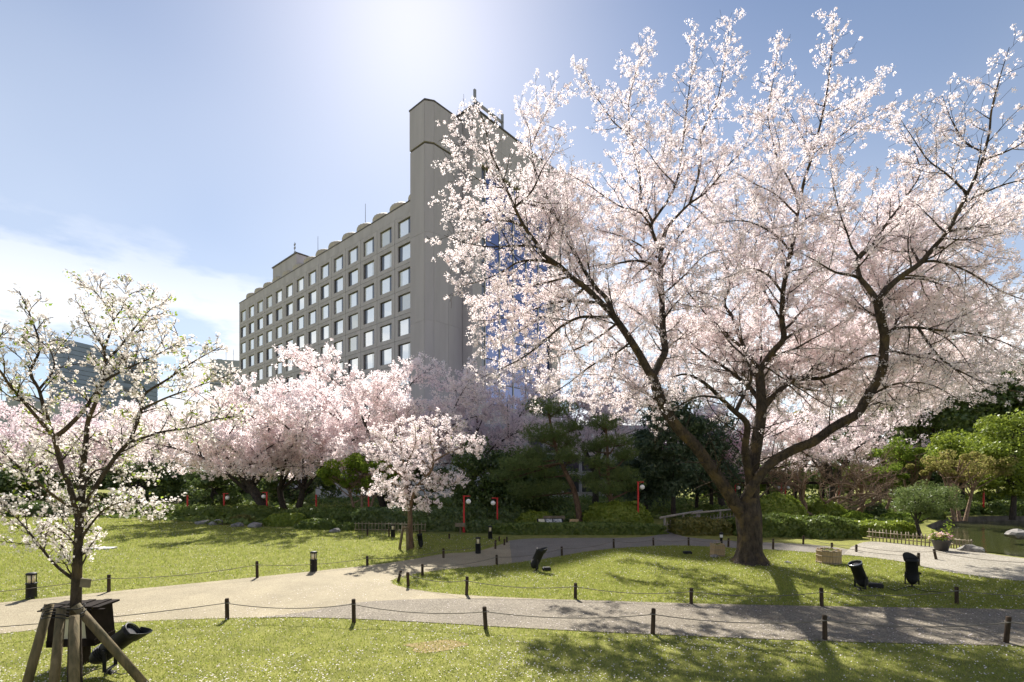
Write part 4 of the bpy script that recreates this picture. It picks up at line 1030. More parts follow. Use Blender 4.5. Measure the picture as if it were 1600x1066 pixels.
# ---- leaf trees and shrubs
def leaf_tree(name, label, x, y, H, rx, ry, zc, rz, mat, n, size, seed, clumps=40, trunk_r=0.14, bark='bark_dark', lean=0.0, tmpl=LEAF, stretch=1.0, group=None, stems=1, cat='tree', clump=None):
    rng = np.random.default_rng(seed)
    root = empty(name, (x, y, 0), label=label, cat=cat, group=group)
    D = rdir(rng, clumps); rad = 0.35 + 0.62 * rng.random(clumps) ** 0.6
    K = np.array([x + lean, y, zc]) + D * rad[:, None] * np.array([rx, ry, rz])
    cs = (clump or 0.34) * min(rx, rz) * (0.6 + 0.8 * rng.random(clumps))
    idx = rng.integers(0, clumps, n)
    G = rdir(rng, n) * (0.35 + 0.65 * rng.random((n, 1)) ** 0.5)
    P = K[idx] + G * cs[idx][:, None] * np.array([1.15, 1.15, 0.8])
    P[:, 2] = np.maximum(P[:, 2], 0.12)
    V, F = place(P, unit(G + np.array([0, 0, 0.5]) + 0.7 * rng.normal(size=(n, 3))), size * (0.6 + 0.8 * rng.random(n)), rng, *((TRI, TRI_F) if y > 23.5 else (tmpl, LEAF_F)))
    limbs = []
    for s in range(stems):
        b = np.array([x + (s - (stems - 1) / 2) * 0.25, y, -0.05]); t = np.array([x + lean * 0.8 + (s - (stems - 1) / 2) * rx * 0.5, y, zc + rz * 0.5])
        P0 = smooth_line([b, b + (t - b) * 0.5 + rng.normal(size=3) * [0.1, 0.1, 0], t], 0.3)
        limbs.append(tube_np(P0, taper(len(P0), trunk_r, trunk_r * 0.25), 8))
        for k in range(0, clumps, max(1, clumps // 14)):
            i = int(len(P0) * (0.3 + 0.5 * rng.random())); e = K[k]
            P1 = smooth_line([P0[i], (P0[i] + e) / 2 + np.array([0, 0, -0.05 * rz]), e], 0.3)
            limbs.append(tube_np(P1, taper(len(P1), trunk_r * 0.4, 0.01), 5))
    wood_mesh('trunk', limbs, M[bark], root, (x, y, 0))
    link('crown', mesh_np('crown', [(V, F, 0)], [M[mat]], origin=(x, y, 0)), root)['kind'] = 'stuff'
    return root
def mound(name, label, x, y, rx, ry, h, mat, seed, n=4000, size=0.045, rough=0.06, rz=0.0, box=0.0, cat='shrub', group=None, z0=0.0):
    """clipped shrub: leaf shell over a dark twiggy core; box -> flatter, squarer hedge"""
    rng = np.random.default_rng(seed)
    root = empty(name, (x, y, z0), rz, label=label, cat=cat, group=group)
    e = 2.0 + box * 6
    def shell(D):
        q_ = (np.abs(D[:, 0]) ** e + np.abs(D[:, 1]) ** e + np.abs(D[:, 2]) ** e) ** (1 / e)
        lump = 1 + rough * (np.sin(D[:, 0] * 5 + seed) * np.sin(D[:, 1] * 4 + seed * 2) + 0.6 * np.sin(D[:, 0] * 11 + D[:, 2] * 7 + seed) + 0.5 * np.sin(D[:, 1] * 13 + D[:, 0] * 9))
        return D / q_[:, None] * lump[:, None] * np.array([rx, ry, h])
    nu, nv = 28, 9
    u = np.arange(nu) * 2 * np.pi / nu; v = np.linspace(-0.12, np.pi / 2 * 0.999, nv)
    D = np.array([[math.cos(a) * math.cos(b_), math.sin(a) * math.cos(b_), math.sin(b_)] for b_ in v for a in u])
    CV = shell(D) * 0.93
    CF = np.array([[j * nu + i, j * nu + (i + 1) % nu, (j + 1) * nu + (i + 1) % nu, (j + 1) * nu + i] for j in range(nv - 1) for i in range(nu)])
    D = rdir(rng, n * 2); D = D[D[:, 2] > -0.08][:n]
    if box: D = unit(np.stack([D[:, 0] + 0.0, D[:, 1], D[:, 2]], 1))
    Pp = shell(D) * (0.93 + 0.11 * rng.random((len(D), 1)))
    Pp[:, 2] = np.maximum(Pp[:, 2], 0.02)
    Nn = unit(D / np.array([rx, ry, h]) * min(rx, h) + 0.55 * rng.normal(size=D.shape))
    V, F = place(Pp, Nn, size * (0.6 + 0.8 * rng.random(len(D))) * 0.9, rng, TRI, TRI_F)
    link('foliage', mesh_np('foliage', [(V, F, 0), (CV, CF, 0)], [M[mat]]), root)['kind'] = 'stuff'
    return root

# garden pines with cloud-pruned pads
def pine(label, trunk_px, Y, pads, seed, r0=0.16):
    rng = np.random.default_rng(seed)
    P = smooth_line([pt(a, b, Y + d) for a, b, d in trunk_px], 0.2)
    P = np.vstack([[P[0][0], P[0][1], -0.1], P])
    root = empty('pine_tree', (P[0][0], Y, 0), label=label, cat='tree', group='pruned garden pines')
    wood = [tube_np(P, taper(len(P), r0, 0.04), 10)]
    tips = []
    for a, b, d, rw, rh in pads:
        c = pt(a, b, Y + d); k = Y / F_PX; rw *= k; rh *= k
        i = int(np.argmin(np.linalg.norm(P - (c - np.array([0, 0, rh])), axis=1)))
        Q = smooth_line([P[i], (P[i] + c) / 2 + np.array([0, 0, -0.12]) + rng.normal(size=3) * 0.06, c - np.array([0, 0, rh * 0.4])], 0.15)
        wood.append(tube_np(Q, taper(len(Q), 0.055, 0.02), 6))
        n = int(70 + 900 * rw * rh)
        D = rdir(rng, n); D[:, 2] = D[:, 2] * 0.65 + 0.2
        rr = rng.random((n, 1)) ** 0.4
        tt = c + D * rr * np.array([rw * 1.05, rw * 0.85, rh * 1.1]) + rng.normal(size=(n, 3)) * 0.04
        tips.append(tt)
        for _ in range(10):
            e = tt[rng.integers(0, n)]
            Q2 = smooth_line([Q[-1], (Q[-1] + e) / 2 + np.array([0, 0, -0.04]), e], 0.2)
            wood.append(tube_np(Q2, taper(len(Q2), 0.018, 0.006), 4))
    tt = np.vstack(tips); m = 9; n = len(tt)
    d = unit(np.repeat(unit(np.array([0, 0, 0.55]) + 0.5 * rng.normal(size=(n, 3))), m, 0) + 0.75 * rng.normal(size=(n * m, 3)))
    b = np.repeat(tt, m, 0); s = unit(np.cross(d, rdir(rng, n * m))) * 0.008; l = (0.11 + 0.08 * rng.random(n * m))[:, None]
    V = np.stack([b - s, b + s, b + d * l], 1).reshape(-1, 3)
    wood_mesh('trunk', wood, M['bark_pine'], root, (P[0][0], Y, 0))
    link('crown', mesh_np('crown', [(V, np.arange(n * m * 3).reshape(-1, 3), 0)], [M['pine']], origin=(P[0][0], Y, 0)), root)['kind'] = 'stuff'
pine('pruned pine with a leaning reddish trunk, the left of the two pines', [(908, 823, 0), (898, 770, 0), (880, 730, 0), (866, 690, 0), (858, 650, 0), (855, 632, 0)], 21.0,
     [(860, 642, 0, 42, 22), (893, 668, .3, 24, 12), (850, 682, -.3, 36, 22), (880, 692, .4, 30, 20), (835, 712, .3, 30, 18), (888, 716, -.5, 26, 18), (815, 728, -.2, 36, 16), (850, 740, .6, 36, 18), (790, 745, .4, 28, 14), (866, 765, .2, 28, 16), (825, 770, .8, 34, 20)], 5)
pine('pruned pine with a straight trunk and umbrella top, the right of the two pines', [(962, 825, 0), (954, 780, 0), (950, 740, 0), (949, 700, 0), (946, 660, 0)], 20.8,
     [(945, 664, 0, 28, 17), (960, 692, -.2, 30, 14), (930, 700, .3, 24, 12), (975, 712, .3, 24, 16), (935, 725, -.3, 28, 14), (965, 745, .2, 32, 18), (922, 750, .3, 26, 14), (945, 765, -.4, 30, 16), (985, 760, .3, 22, 16)], 6, 0.13)

# darker evergreens and background wood
BGT = [
    ('dark blue-green conifer behind the bridge railing', 1052, 25.5, 6.4, 1.9, 1.6, 3.6, 3.0, 'conifer', 16000, 0.075, 101),
    ('dark conifer half hidden by the left limb of the big cherry', 1112, 27.5, 5.4, 1.9, 1.5, 3.0, 2.4, 'conifer', 12000, 0.075, 102),
    ('low dark evergreen behind the right pine', 1010, 27, 4.6, 1.6, 1.3, 2.5, 2.0, 'conifer', 9000, 0.075, 103),
    ('shadowy broadleaf evergreen behind the two red globe lamps', 755, 24.5, 4.0, 2.3, 1.5, 2.0, 1.9, 'evergreen', 13000, 0.07, 104),
    ('dark evergreen behind the information board', 840, 25, 3.4, 2.0, 1.4, 1.7, 1.6, 'evergreen', 10000, 0.07, 105),
    ('fresh green spreading tree behind the left hedge', 565, 24.0, 3.4, 1.9, 1.3, 2.25, 0.95, 'spring', 8000, 0.06, 106),
    ('dark evergreen at the far left edge', 20, 31, 3.4, 3.4, 1.6, 1.5, 1.6, 'evergreen', 9000, 0.09, 107),
    ('dark evergreen between the left cherry trunks', 215, 33, 3.4, 3.6, 1.6, 1.6, 1.6, 'evergreen', 9000, 0.09, 108),
    ('dark shrub mass behind the red poles', 330, 33, 3.0, 3.4, 1.5, 1.4, 1.4, 'evergreen', 8000, 0.09, 109),
    ('big dark wood tree with a bare trunk at the right', 1455, 36, 12.5, 3.6, 2.6, 7.8, 4.0, 'evergreen', 15000, 0.13, 110),
    ('tall dark wood tree at the right edge', 1560, 38, 12.5, 4.2, 3.0, 7.6, 4.4, 'evergreen', 17000, 0.13, 111),
    ('dark wood tree behind the maple', 1370, 42, 10.5, 4.0, 2.6, 6.0, 3.8, 'evergreen', 14000, 0.13, 112),
    ('dark wood tree beyond the right edge of the pond', 1660, 36, 11.0, 4.2, 3.0, 6.2, 4.4, 'evergreen', 14000, 0.13, 113),
    ('rounded glossy green tree at the right edge of the pond', 1582, 24.5, 5.6, 1.55, 1.4, 3.1, 2.3, 'hedge_light', 16000, 0.06, 114),
    ('dense green domed tree behind the yellow maple', 1503, 27.5, 4.8, 1.6, 1.3, 3.4, 1.3, 'hedge_light', 11000, 0.06, 115),
    ('yellow-green airy tree behind the crape myrtle', 1432, 29.5, 4.6, 2.3, 1.6, 3.5, 0.95, 'spring', 6000, 0.06, 116),
    ('young maple with rusty yellow leaves and pale branches above the pond', 1500, 24.0, 3.3, 2.3, 1.5, 2.55, 0.75, 'maple', 6500, 0.045, 117),
    ('yellow-leaved tree seen through the fork of the big cherry', 1250, 40, 7.6, 1.9, 1.5, 6.6, 0.8, 'maple', 3000, 0.08, 118),
    ('low yellow-green maple beside the pergola', 1375, 27.5, 3.0, 2.2, 1.5, 2.2, 0.7, 'spring', 5500, 0.05, 119),
    ('dark backdrop tree behind the red lamps at the right', 1240, 44, 5.0, 6.0, 2.0, 2.4, 2.2, 'evergreen', 9000, 0.12, 120),
    ('dark backdrop tree behind the bridge', 1130, 40, 4.6, 5.0, 2.0, 2.2, 2.1, 'evergreen', 9000, 0.12, 121),
    ('dark backdrop shrub behind the shaded cherry trees', 640, 33, 3.6, 4.4, 1.6, 1.7, 1.7, 'evergreen', 8000, 0.1, 122),
    ('dark backdrop shrub behind the forked cherry tree', 470, 36, 3.0, 4.0, 1.6, 1.4, 1.4, 'evergreen', 7000, 0.1, 123),
    ('dark backdrop tree far behind the pond', 1480, 33, 4.6, 4.0, 1.5, 2.2, 2.1, 'evergreen', 9000, 0.1, 124),
]
for i, (px, Y, hgt) in enumerate([(-40, 52, 5.0), (100, 56, 5.5), (250, 52, 4.5), (390, 54, 4.6), (1020, 46, 4.6), (1150, 50, 5.0), (1290, 50, 5.2), (1420, 47, 5.6), (1560, 46, 6.0), (1690, 46, 6.5)]):
    BGT.append(('%s evergreen screen tree %s' % (('broad dark', 'soft dark', 'dense dark')[i % 3], ('at the far left edge of the backdrop', 'below the left end of the blue office block', 'behind the pale left cherry tree', 'behind the leaning cherry trunk', 'behind the straight pine',
        'behind the bridge conifers', 'behind the far pair of red lamps', 'behind the dome-shaped pond pine', 'behind the rounded pond tree', 'beyond the right edge of the pond wood')[i]), px, Y, hgt, 5.6, 2.0, hgt * 0.48, hgt * 0.47, 'evergreen', 6500, 0.17, 500 + i))
for lab, px, Y, H, rx, ry, zc, rz, mat, n_, sz, sd in BGT:
    pale = mat in ('maple', 'spring')
    leaf_tree('maple_tree' if mat == 'maple' else 'evergreen_tree' if not pale else 'garden_tree', lab, X(px, Y), Y, H, rx, ry, zc, rz, mat, int(n_ * 0.95), sz * 0.95, sd, clumps=46 if n_ > 9000 else 30,
              bark='bark_tan' if pale else 'bark_dark', trunk_r=0.09 if pale else 0.14, stems=3 if pale else 1)
# round-headed small pine by the pond
leaf_tree('garden_pine', 'small dome-shaped pine with a dark trunk beside the flower pot', X(1440, 17.2), 17.2, 2.2, 1.05, 0.9, 1.35, 0.55, 'pine', 9000, 0.045, 130, clumps=40, trunk_r=0.07, bark='bark_dark', tmpl=LEAF * np.array([1, .35, 1]), clump=0.5)

# bare crape myrtles with twisting tan limbs
def myrtle(label, px, py, Y, H, sp, seed, stems=4):
    rng = np.random.default_rng(seed)
    x = X(px, Y)
    root = empty('crape_myrtle', (x, Y, 0), label=label, cat='tree')
    limbs = []
    for s in range(stems):
        a = 2 * np.pi * (s + 0.3 * rng.random()) / stems + 0.4
        p = np.array([x + math.cos(a) * 0.15, Y + math.sin(a) * 0.12, -0.05]); d = unit(np.array([math.cos(a) * 0.55, math.sin(a) * 0.3, 1.0])); P = [p]
        for k in range(9):
            d = unit(d + rng.normal(size=3) * 0.42 + np.array([math.cos(a) * 0.22, math.sin(a) * 0.1, 0.02])); P.append(P[-1] + d * H * 0.13)
        P = smooth_line(P, 0.12); R = taper(len(P), 0.11, 0.02); limbs.append((P, R))
        for j in range(5):
            i = int(len(P) * (0.3 + 0.13 * j)); pp = P[i]; d = unit(np.array([math.cos(a + rng.normal() * 1.3), math.sin(a + rng.normal()) * .5, 0.5 + 0.5 * rng.random()])); Q = [pp]
            for k in range(7):
                d = unit(d + rng.normal(size=3) * 0.4 + np.array([d[0] * .2, 0, 0.06])); Q.append(Q[-1] + d * sp * 0.14)
            Q = smooth_line(Q, 0.12); limbs.append((Q, taper(len(Q), 0.05, 0.012)))
    wood = []
    for P, R in limbs:
        wood.append(tube_np(P, R, 7))
        for b, br in shoots(P, R, rng, 0.12, (0.4, 0.9), 0.3, 0.7, 0.25, 0.2):
            wood.append(tube_np(b, np.maximum(br, 0.008), 4))
            for t_, tr_ in shoots(b, br, rng, 0.12, (0.15, 0.4), 0.2, 0.6, 0.15, 0.2):
                wood.append(tube_np(t_, np.maximum(tr_, 0.006), 3))
    wood_mesh('trunk', wood, M['bark_tan'], root, (x, Y, 0))
myrtle('bare crape myrtle with twisting tan limbs beside the clipped dome shrub', 1268, 800, 24.5, 3.0, 2.4, 201, 5)
myrtle('slim bare crape myrtle right of the twisted one', 1340, 800, 26, 2.7, 2.0, 204, 3)
# ------------------------------------------------------------------ clipped shrubs and hedges
def gx(px, py): return at(px, py)
HEDGES = [  # name, label, px, base row, half width px, half depth m, height m, material, leaves, boxiness, rz
    ('hedge', 'long low clipped hedge at the far end of the left lawn', 350, 813, 88, 0.75, 0.62, 'hedge', 9000, 0.5, -0.10),
    ('hedge', 'clipped hedge between the red poles behind the left lawn', 500, 820, 72, 0.8, 0.66, 'hedge', 8000, 0.5, -0.14),
    ('hedge', 'dark tall hedge behind the small staked cherry tree', 600, 828, 52, 0.7, 0.82, 'evergreen', 7000, 0.6, 0.0),
    ('hedge', 'dark rounded hedge right of the small staked cherry tree', 686, 831, 50, 0.7, 0.85, 'evergreen', 7000, 0.45, 0.0),
    ('shrub', 'rounded clipped shrub in front of the left hedge', 440, 823, 32, 0.5, 0.50, 'hedge_light', 3500, 0.1, 0),
    ('shrub', 'glossy low shrub at the right end of the left hedge', 492, 828, 36, 0.45, 0.38, 'hedge', 3500, 0.0, 0),
    ('shrub', 'small dark shrub at the end of the bamboo lattice fence', 540, 830, 18, 0.35, 0.28, 'hedge', 1800, 0.0, 0),
    ('shrub', 'brownish low shrub on the edge of the left lawn', 372, 818, 20, 0.4, 0.34, 'hedge_gold', 1800, 0, 0),
    ('hedge', 'low dark edging hedge along the shaded asphalt path', 905, 836, 128, 0.42, 0.38, 'hedge', 10000, 0.7, 0.0),
    ('hedge', 'low dark hedge below the two red globe lamps', 762, 833, 36, 0.5, 0.42, 'evergreen', 3000, 0.5, 0.0),
    ('shrub', 'large clipped dome shrub behind the straight pine', 972, 828, 54, 0.95, 1.05, 'hedge_light', 7000, 0.05, 0),
    ('shrub', 'clipped dome shrub behind the information board', 838, 824, 32, 0.7, 0.58, 'hedge_light', 3500, 0.05, 0),
    ('shrub', 'dark shrub behind the leaning pine trunk', 925, 818, 22, 0.6, 0.6, 'evergreen', 2600, 0.0, 0),
    ('hedge', 'low golden-green hedge left of the big cherry trunk', 1105, 837, 42, 0.75, 0.52, 'hedge_gold', 6000, 0.55, 0.05),
    ('hedge', 'dense dark green hedge right of the big cherry trunk', 1222, 840, 62, 0.75, 0.70, 'hedge', 9000, 0.3, 0.04),
    ('hedge', 'dark rounded end of the long hedge beside the bamboo fence', 1307, 842, 44, 0.75, 0.66, 'hedge', 6500, 0.3, 0.02),
    ('shrub', 'bright green clipped dome shrub below the crape myrtle', 1227, 822, 48, 0.9, 1.28, 'hedge_light', 6000, 0.05, 0),
    ('shrub', 'bright green low hedge behind the right bamboo fence', 1396, 840, 44, 0.6, 0.48, 'hedge_light', 5000, 0.3, -0.1),
    ('shrub', 'dark dome shrub beyond the bridge', 1122, 812, 24, 0.9, 0.66, 'hedge', 3000, 0.0, 0),
    ('shrub', 'second dark dome shrub beyond the bridge', 1093, 814, 22, 0.8, 0.5, 'hedge', 2600, 0.0, 0),
    ('shrub', 'yellow-green dome shrub behind the crape myrtle trunks', 1308, 814, 30, 0.9, 0.95, 'hedge_light', 3000, 0.0, 0),
    ('shrub', 'leafy ground shrub beneath the slim crape myrtle', 1350, 816, 34, 0.7, 0.40, 'spring', 3000, 0.0, 0),
    ('shrub', 'dark shrub between the pale trunks', 1384, 814, 14, 0.6, 0.75, 'evergreen', 2200, 0.0, 0),
    ('shrub', 'spreading glossy shrub on the far pond bank', 1530, 804, 38, 0.8, 0.62, 'hedge', 4500, 0.1, 0),
    ('shrub', 'glossy shrub hanging over the far pond bank at the right edge', 1600, 806, 40, 0.8, 0.72, 'hedge', 4500, 0.1, 0),
    ('shrub', 'rounded light shrub above the far pond bank', 1556, 795, 22, 0.7, 1.1, 'hedge_light', 3000, 0.0, 0),
    ('shrub', 'pale clipped shrub at the right edge beyond the pond', 1600, 798, 26, 0.8, 1.2, 'hedge', 3500, 0.0, 0),
    ('hedge', 'straight light hedge beyond the pond below the maple', 1500, 796, 44, 0.7, 0.95, 'hedge_light', 4500, 0.6, 0),
    ('shrub', 'dark shrub at the left end of the left lawn', 60, 808, 70, 1.0, 0.7, 'evergreen', 6000, 0.3, 0),
    ('shrub', 'second dark shrub at the left end of the left lawn', 200, 808, 60, 1.0, 0.6, 'hedge', 5000, 0.3, 0),
    ('shrub', 'leafy green shrub on the pond bank behind the dome-shaped pine', 1462, 812, 30, 0.7, 0.55, 'hedge', 3200, 0.0, 0),
    ('shrub', 'grassy light shrub on the lawn edge left of the pond', 1420, 818, 30, 0.6, 0.42, 'spring', 3000, 0.0, 0),
    ('shrub', 'dark undergrowth beneath the leaning pine', 800, 822, 40, 0.8, 0.75, 'evergreen', 4500, 0.0, 0),
    ('shrub', 'dark undergrowth behind the red globe lamps', 740, 822, 30, 0.8, 0.9, 'evergreen', 4000, 0.0, 0),
]
for i, (nm, lab, px, py, hwp, ry, h, mat, n_, bx, rz) in enumerate(HEDGES):
    c = gx(px, py); k = c[1] / F_PX
    mound(nm, lab, c[0], c[1] + ry, hwp * k, ry, h, mat, 300 + i, int(n_ * 0.95), 0.055 if 'pond' not in lab else 0.06, 0.05 if bx > .3 else 0.07, rz, bx)

# low ground cover under the background trees
rngc = np.random.default_rng(91)
n_ = 42000
yy = 21.5 + 30 * rngc.random(n_) ** 1.3; xx = (rngc.random(n_) * 2 - 1) * yy * 1.15
left_lawn = (xx < X(720, 1) * yy) & (yy < 29 - 0.0)
keep = ~in_poly(np.stack([xx, yy], 1), LAWN_LEFT) & ~in_poly(np.stack([xx, yy], 1), cen + (pond_poly - cen) * 1.06) & ~((np.abs(xx / yy - 0.36) < 0.1) & (yy < 24.5))
xx, yy = xx[keep], yy[keep]
zz = (0.10 + 0.32 * (0.5 + 0.5 * np.sin(xx * 1.3 + np.sin(yy * 1.1) * 2)) * (0.5 + 0.5 * np.sin(yy * 1.7 + xx * 0.6))) * (0.3 + 0.9 * rngc.random(len(xx)))
V, F = place(np.stack([xx, yy, zz + 0.03], 1), unit(np.array([0, -0.3, 1.0]) + 0.6 * rngc.normal(size=(len(xx), 3))), 0.10 * (0.6 + 0.8 * rngc.random(len(xx))), rngc, TRI, TRI_F)
tag(link('ground_cover', mesh_np('ground_cover', [(V, F, 0)], [M['hedge']])), 'leafy green ground cover under the background trees', 'ground cover', kind='stuff')

# ------------------------------------------------------------------ rope fences
def post_mesh(h, r, seed):
    rng = random.Random(seed)
    m = MB(); m.lathe([(r * 1.04, -0.08), (r * 1.02, 0.02), (r * 0.98, h * 0.5), (r, h - 0.012), (r * 0.82, h)], 10)
    return m.mesh('post', M['wood_dark'])
POSTS = [post_mesh(0.355, 0.030, i) for i in range(2)]
def rope_fence(label, posts, rope=True, seed=0):
    """posts: (px, top row, base row, lean in degrees)"""
    rg = random.Random(seed)
    a0 = at(posts[0][0], posts[0][2])
    root = empty('rope_fence', a0, label=label, cat='fence', group='post and rope fences')
    tops = []
    for i, (px, yt, yb, ln) in enumerate(posts):
        p = at(px, yb) - a0
        h = (yb - yt) / (yb - HOR) * EYE
        o = link('post', POSTS[i % 2], root, p, (math.radians(rg.uniform(-2, 2)), math.radians(ln + rg.uniform(-1.5, 1.5)), rg.uniform(0, 6)))
        o.scale = (1, 1, h / 0.355)
        tops.append(p + np.array([math.sin(math.radians(ln)) * h * 0.8, -0.035, h * 0.80]))
    if rope:
        P = []
        for i in range(len(tops) - 1):
            for k in range(10):
                t = k / 10
                q_ = tops[i] * (1 - t) + tops[i + 1] * t
                P.append(q_ - np.array([0, 0, 0.07 * 4 * t * (1 - t)]))
        P.append(tops[-1])
        mb = MB(); mb.tube(P, 0.0062, 6)
        for t in tops:      # a turn of rope round each post
            a = np.linspace(0, 6.28, 9)
            mb.tube([(t[0] + 0.036 * math.cos(b), t[1] + 0.035 + 0.036 * math.sin(b), t[2]) for b in a], 0.006, 5)
        mb.build('rope', M['rope'], root)
rope_fence('nearest post and rope fence along the front lawn edge', [(-260, 985, 1022, 0), (355, 935, 968, 0), (553, 936, 973, -2), (759, 948, 983, 2), (1020, 951, 991, 0), (1289, 961, 1000, 0), (1572, 963, 1005, 6), (1900, 975, 1012, 0)], seed=1)
rope_fence('post and rope fence along the path side of the big cherry lawn', [(622, 891, 910, 12), (638, 893, 917, 8), (729, 901, 930, -2), (899, 911, 936, 0), (1080, 919, 944, 0), (1284, 919, 948, -1), (1495, 917, 944, 0), (1800, 925, 954, 0)], seed=2)
rope_fence('post and rope fence along the far left lawn edge', [(-330, 940, 973, 0), (170, 898, 925, 0), (402, 877, 903, 0), (574, 869, 884, 0), (693, 857, 872, 0), (774, 844, 858, 0)], seed=3)
rope_fence('post and rope fence between the shaded asphalt path and the cherry lawn', [(660, 881, 900, 0), (776, 867, 883, 0), (878, 854, 869, 0), (959, 842, 857, 0), (1021, 840, 853, 0), (1076, 840, 853, 0), (1138, 841, 855, 0), (1208, 842, 859, 0), (1300, 848, 866, 0), (1435, 864, 885, 0)], seed=4)
rope_fence('short rope fence curving along the pale path by the pond', [(1255, 837, 851, 3), (1338, 851, 863, 0), (1463, 858, 875, -10), (1620, 875, 895, 0)], seed=5)
rope_fence('cluster of short posts where the lawn path meets the asphalt', [(702, 834, 843, 0), (780, 838, 846, 0), (788, 842, 852, -4), (792, 839, 848, -3)], rope=False, seed=6)
rope_fence('short posts in front of the left bamboo lattice', [(574, 827, 837, 0), (608, 826, 839, 0), (656, 828, 841, 0)], rope=False, seed=7)

# ------------------------------------------------------------------ bollard lights
def bollard(label, px, yb, h=0.46):
    p = at(px, yb)
    o = empty('bollard_light', p, label=label, cat='bollard light', group='black bollard lights')
    MB().lathe([(0.078, -0.03), (0.078, 0.0), (0.075, h * 0.55), (0.083, h * 0.56), (0.083, h * 0.60), (0.055, h * 0.605)], 18).build('body', M['black'], o)
    MB().lathe([(0.052, h * 0.60), (0.052, h * 0.92)], 16).build('lamp', M['lamp_glass'], o)
    MB().lathe([(0.078, h * 0.91), (0.080, h * 0.95), (0.070, h * 0.985), (0.03, h)], 18).build('cap', M['black'], o)
    for k in range(4):
        a = math.pi / 4 + k * math.pi / 2
        MB().tube([(0.066 * math.cos(a), 0.066 * math.sin(a), h * 0.59), (0.066 * math.cos(a), 0.066 * math.sin(a), h * 0.93)], 0.008, 5).build('strut', M['black'], o)
bollard('black bollard light on the left lawn behind the young cherry tree', 49, 935)
bollard('black bollard light in the middle of the left lawn edge', 490, 893)
bollard('black bollard light where the path bends toward the asphalt', 747, 865)
bollard('small far bollard light in front of the dark hedge', 766, 843)
bollard('far bollard light beside the small staked tree fence', 614, 840)

# ------------------------------------------------------------------ red lamps
def red_lamp(label, px, yb, yt, Y=None, globe=0, kind='post'):
    Y = Y or EYE * F_PX / (yb - HOR)
    x = X(px, Y); h = EYE + (HOR - yt) / F_PX * Y
    o = empty('red_lamp_post', (x, Y, 0), label=label, cat='lamp post', group='red lamp posts')
    mb = MB(); w_ = 0.036
    mb.box((-w_ * 1.25, -w_ * 1.25, -0.05), (w_ * 1.25, w_ * 1.25, 0.28)); mb.box((-w_ * 0.85, -w_ * 0.85, 0.28), (w_ * 0.85, w_ * 0.85, h))
    mb.build('post', M['red'], o, bevel=0.006)
    if globe:
        MB().box((-0.05 if globe > 0 else -0.23, -0.03, h), (0.23 if globe > 0 else 0.05, 0.03, h + 0.035)).build('arm', M['red'], o, bevel=0.005)
        MB().lathe([(0.04, 0), (0.045, 0.05), (0.02, 0.07)], 10, Matrix.Translation((0.17 * globe, 0, h - 0.07))).build('socket', M['black'], o)
        mb = MB(); n_ = 8
        mb.lathe([(max(0.004, 0.10 * math.sin(math.pi * k / n_)), -0.10 * math.cos(math.pi * k / n_)) for k in range(n_ + 1)], 18, Matrix.Translation((0.17 * globe, 0, h - 0.19)))
        mb.build('globe', M['globe'], o)
    return o
red_lamp('red lamp post with a white globe on its right, left of the pair', 725, 832, 776, globe=1)
red_lamp('red lamp post with a white globe on its left, right of the pair', 777, 822, 779, 20.5, globe=-1)
red_lamp('tall red lamp post with a white globe beside the clipped dome', 997, 826, 754, globe=1)
red_lamp('far red lamp post with a globe on its left, right of the big trunk', 1221, 800, 757, 27.5, globe=-1)
red_lamp('far red lamp post with a globe on its right behind the dome shrub', 1227, 800, 757, 29.0, globe=1)
red_lamp('red lamp post half hidden behind the big cherry trunk', 1149, 800, 757, 27.0, globe=1)
red_lamp('red post standing behind the bare crape myrtle', 1311, 800, 757, 29.5)
red_lamp('red post beyond the pond below the maple', 1537, 790, 747, 27.5)
for px, yt, lab in ((293, 774, 'leftmost red pole behind the left hedge'), (350, 772, 'second red pole from the left behind the hedge'), (417, 770, 'red pole beside the leaning dark trunk'),
                    (494, 773, 'red pole right of the forked cherry trunks'), (576, 773, 'red pole in front of the fresh green tree')):
    red_lamp(lab, px, 815, yt, 25.0 if px < 500 else 22.5, globe=-1 if px in (417,) else (1 if px == 350 else 0))
red_lamp('small red post behind the leaning pine trunk', 902, 810, 800, 24)

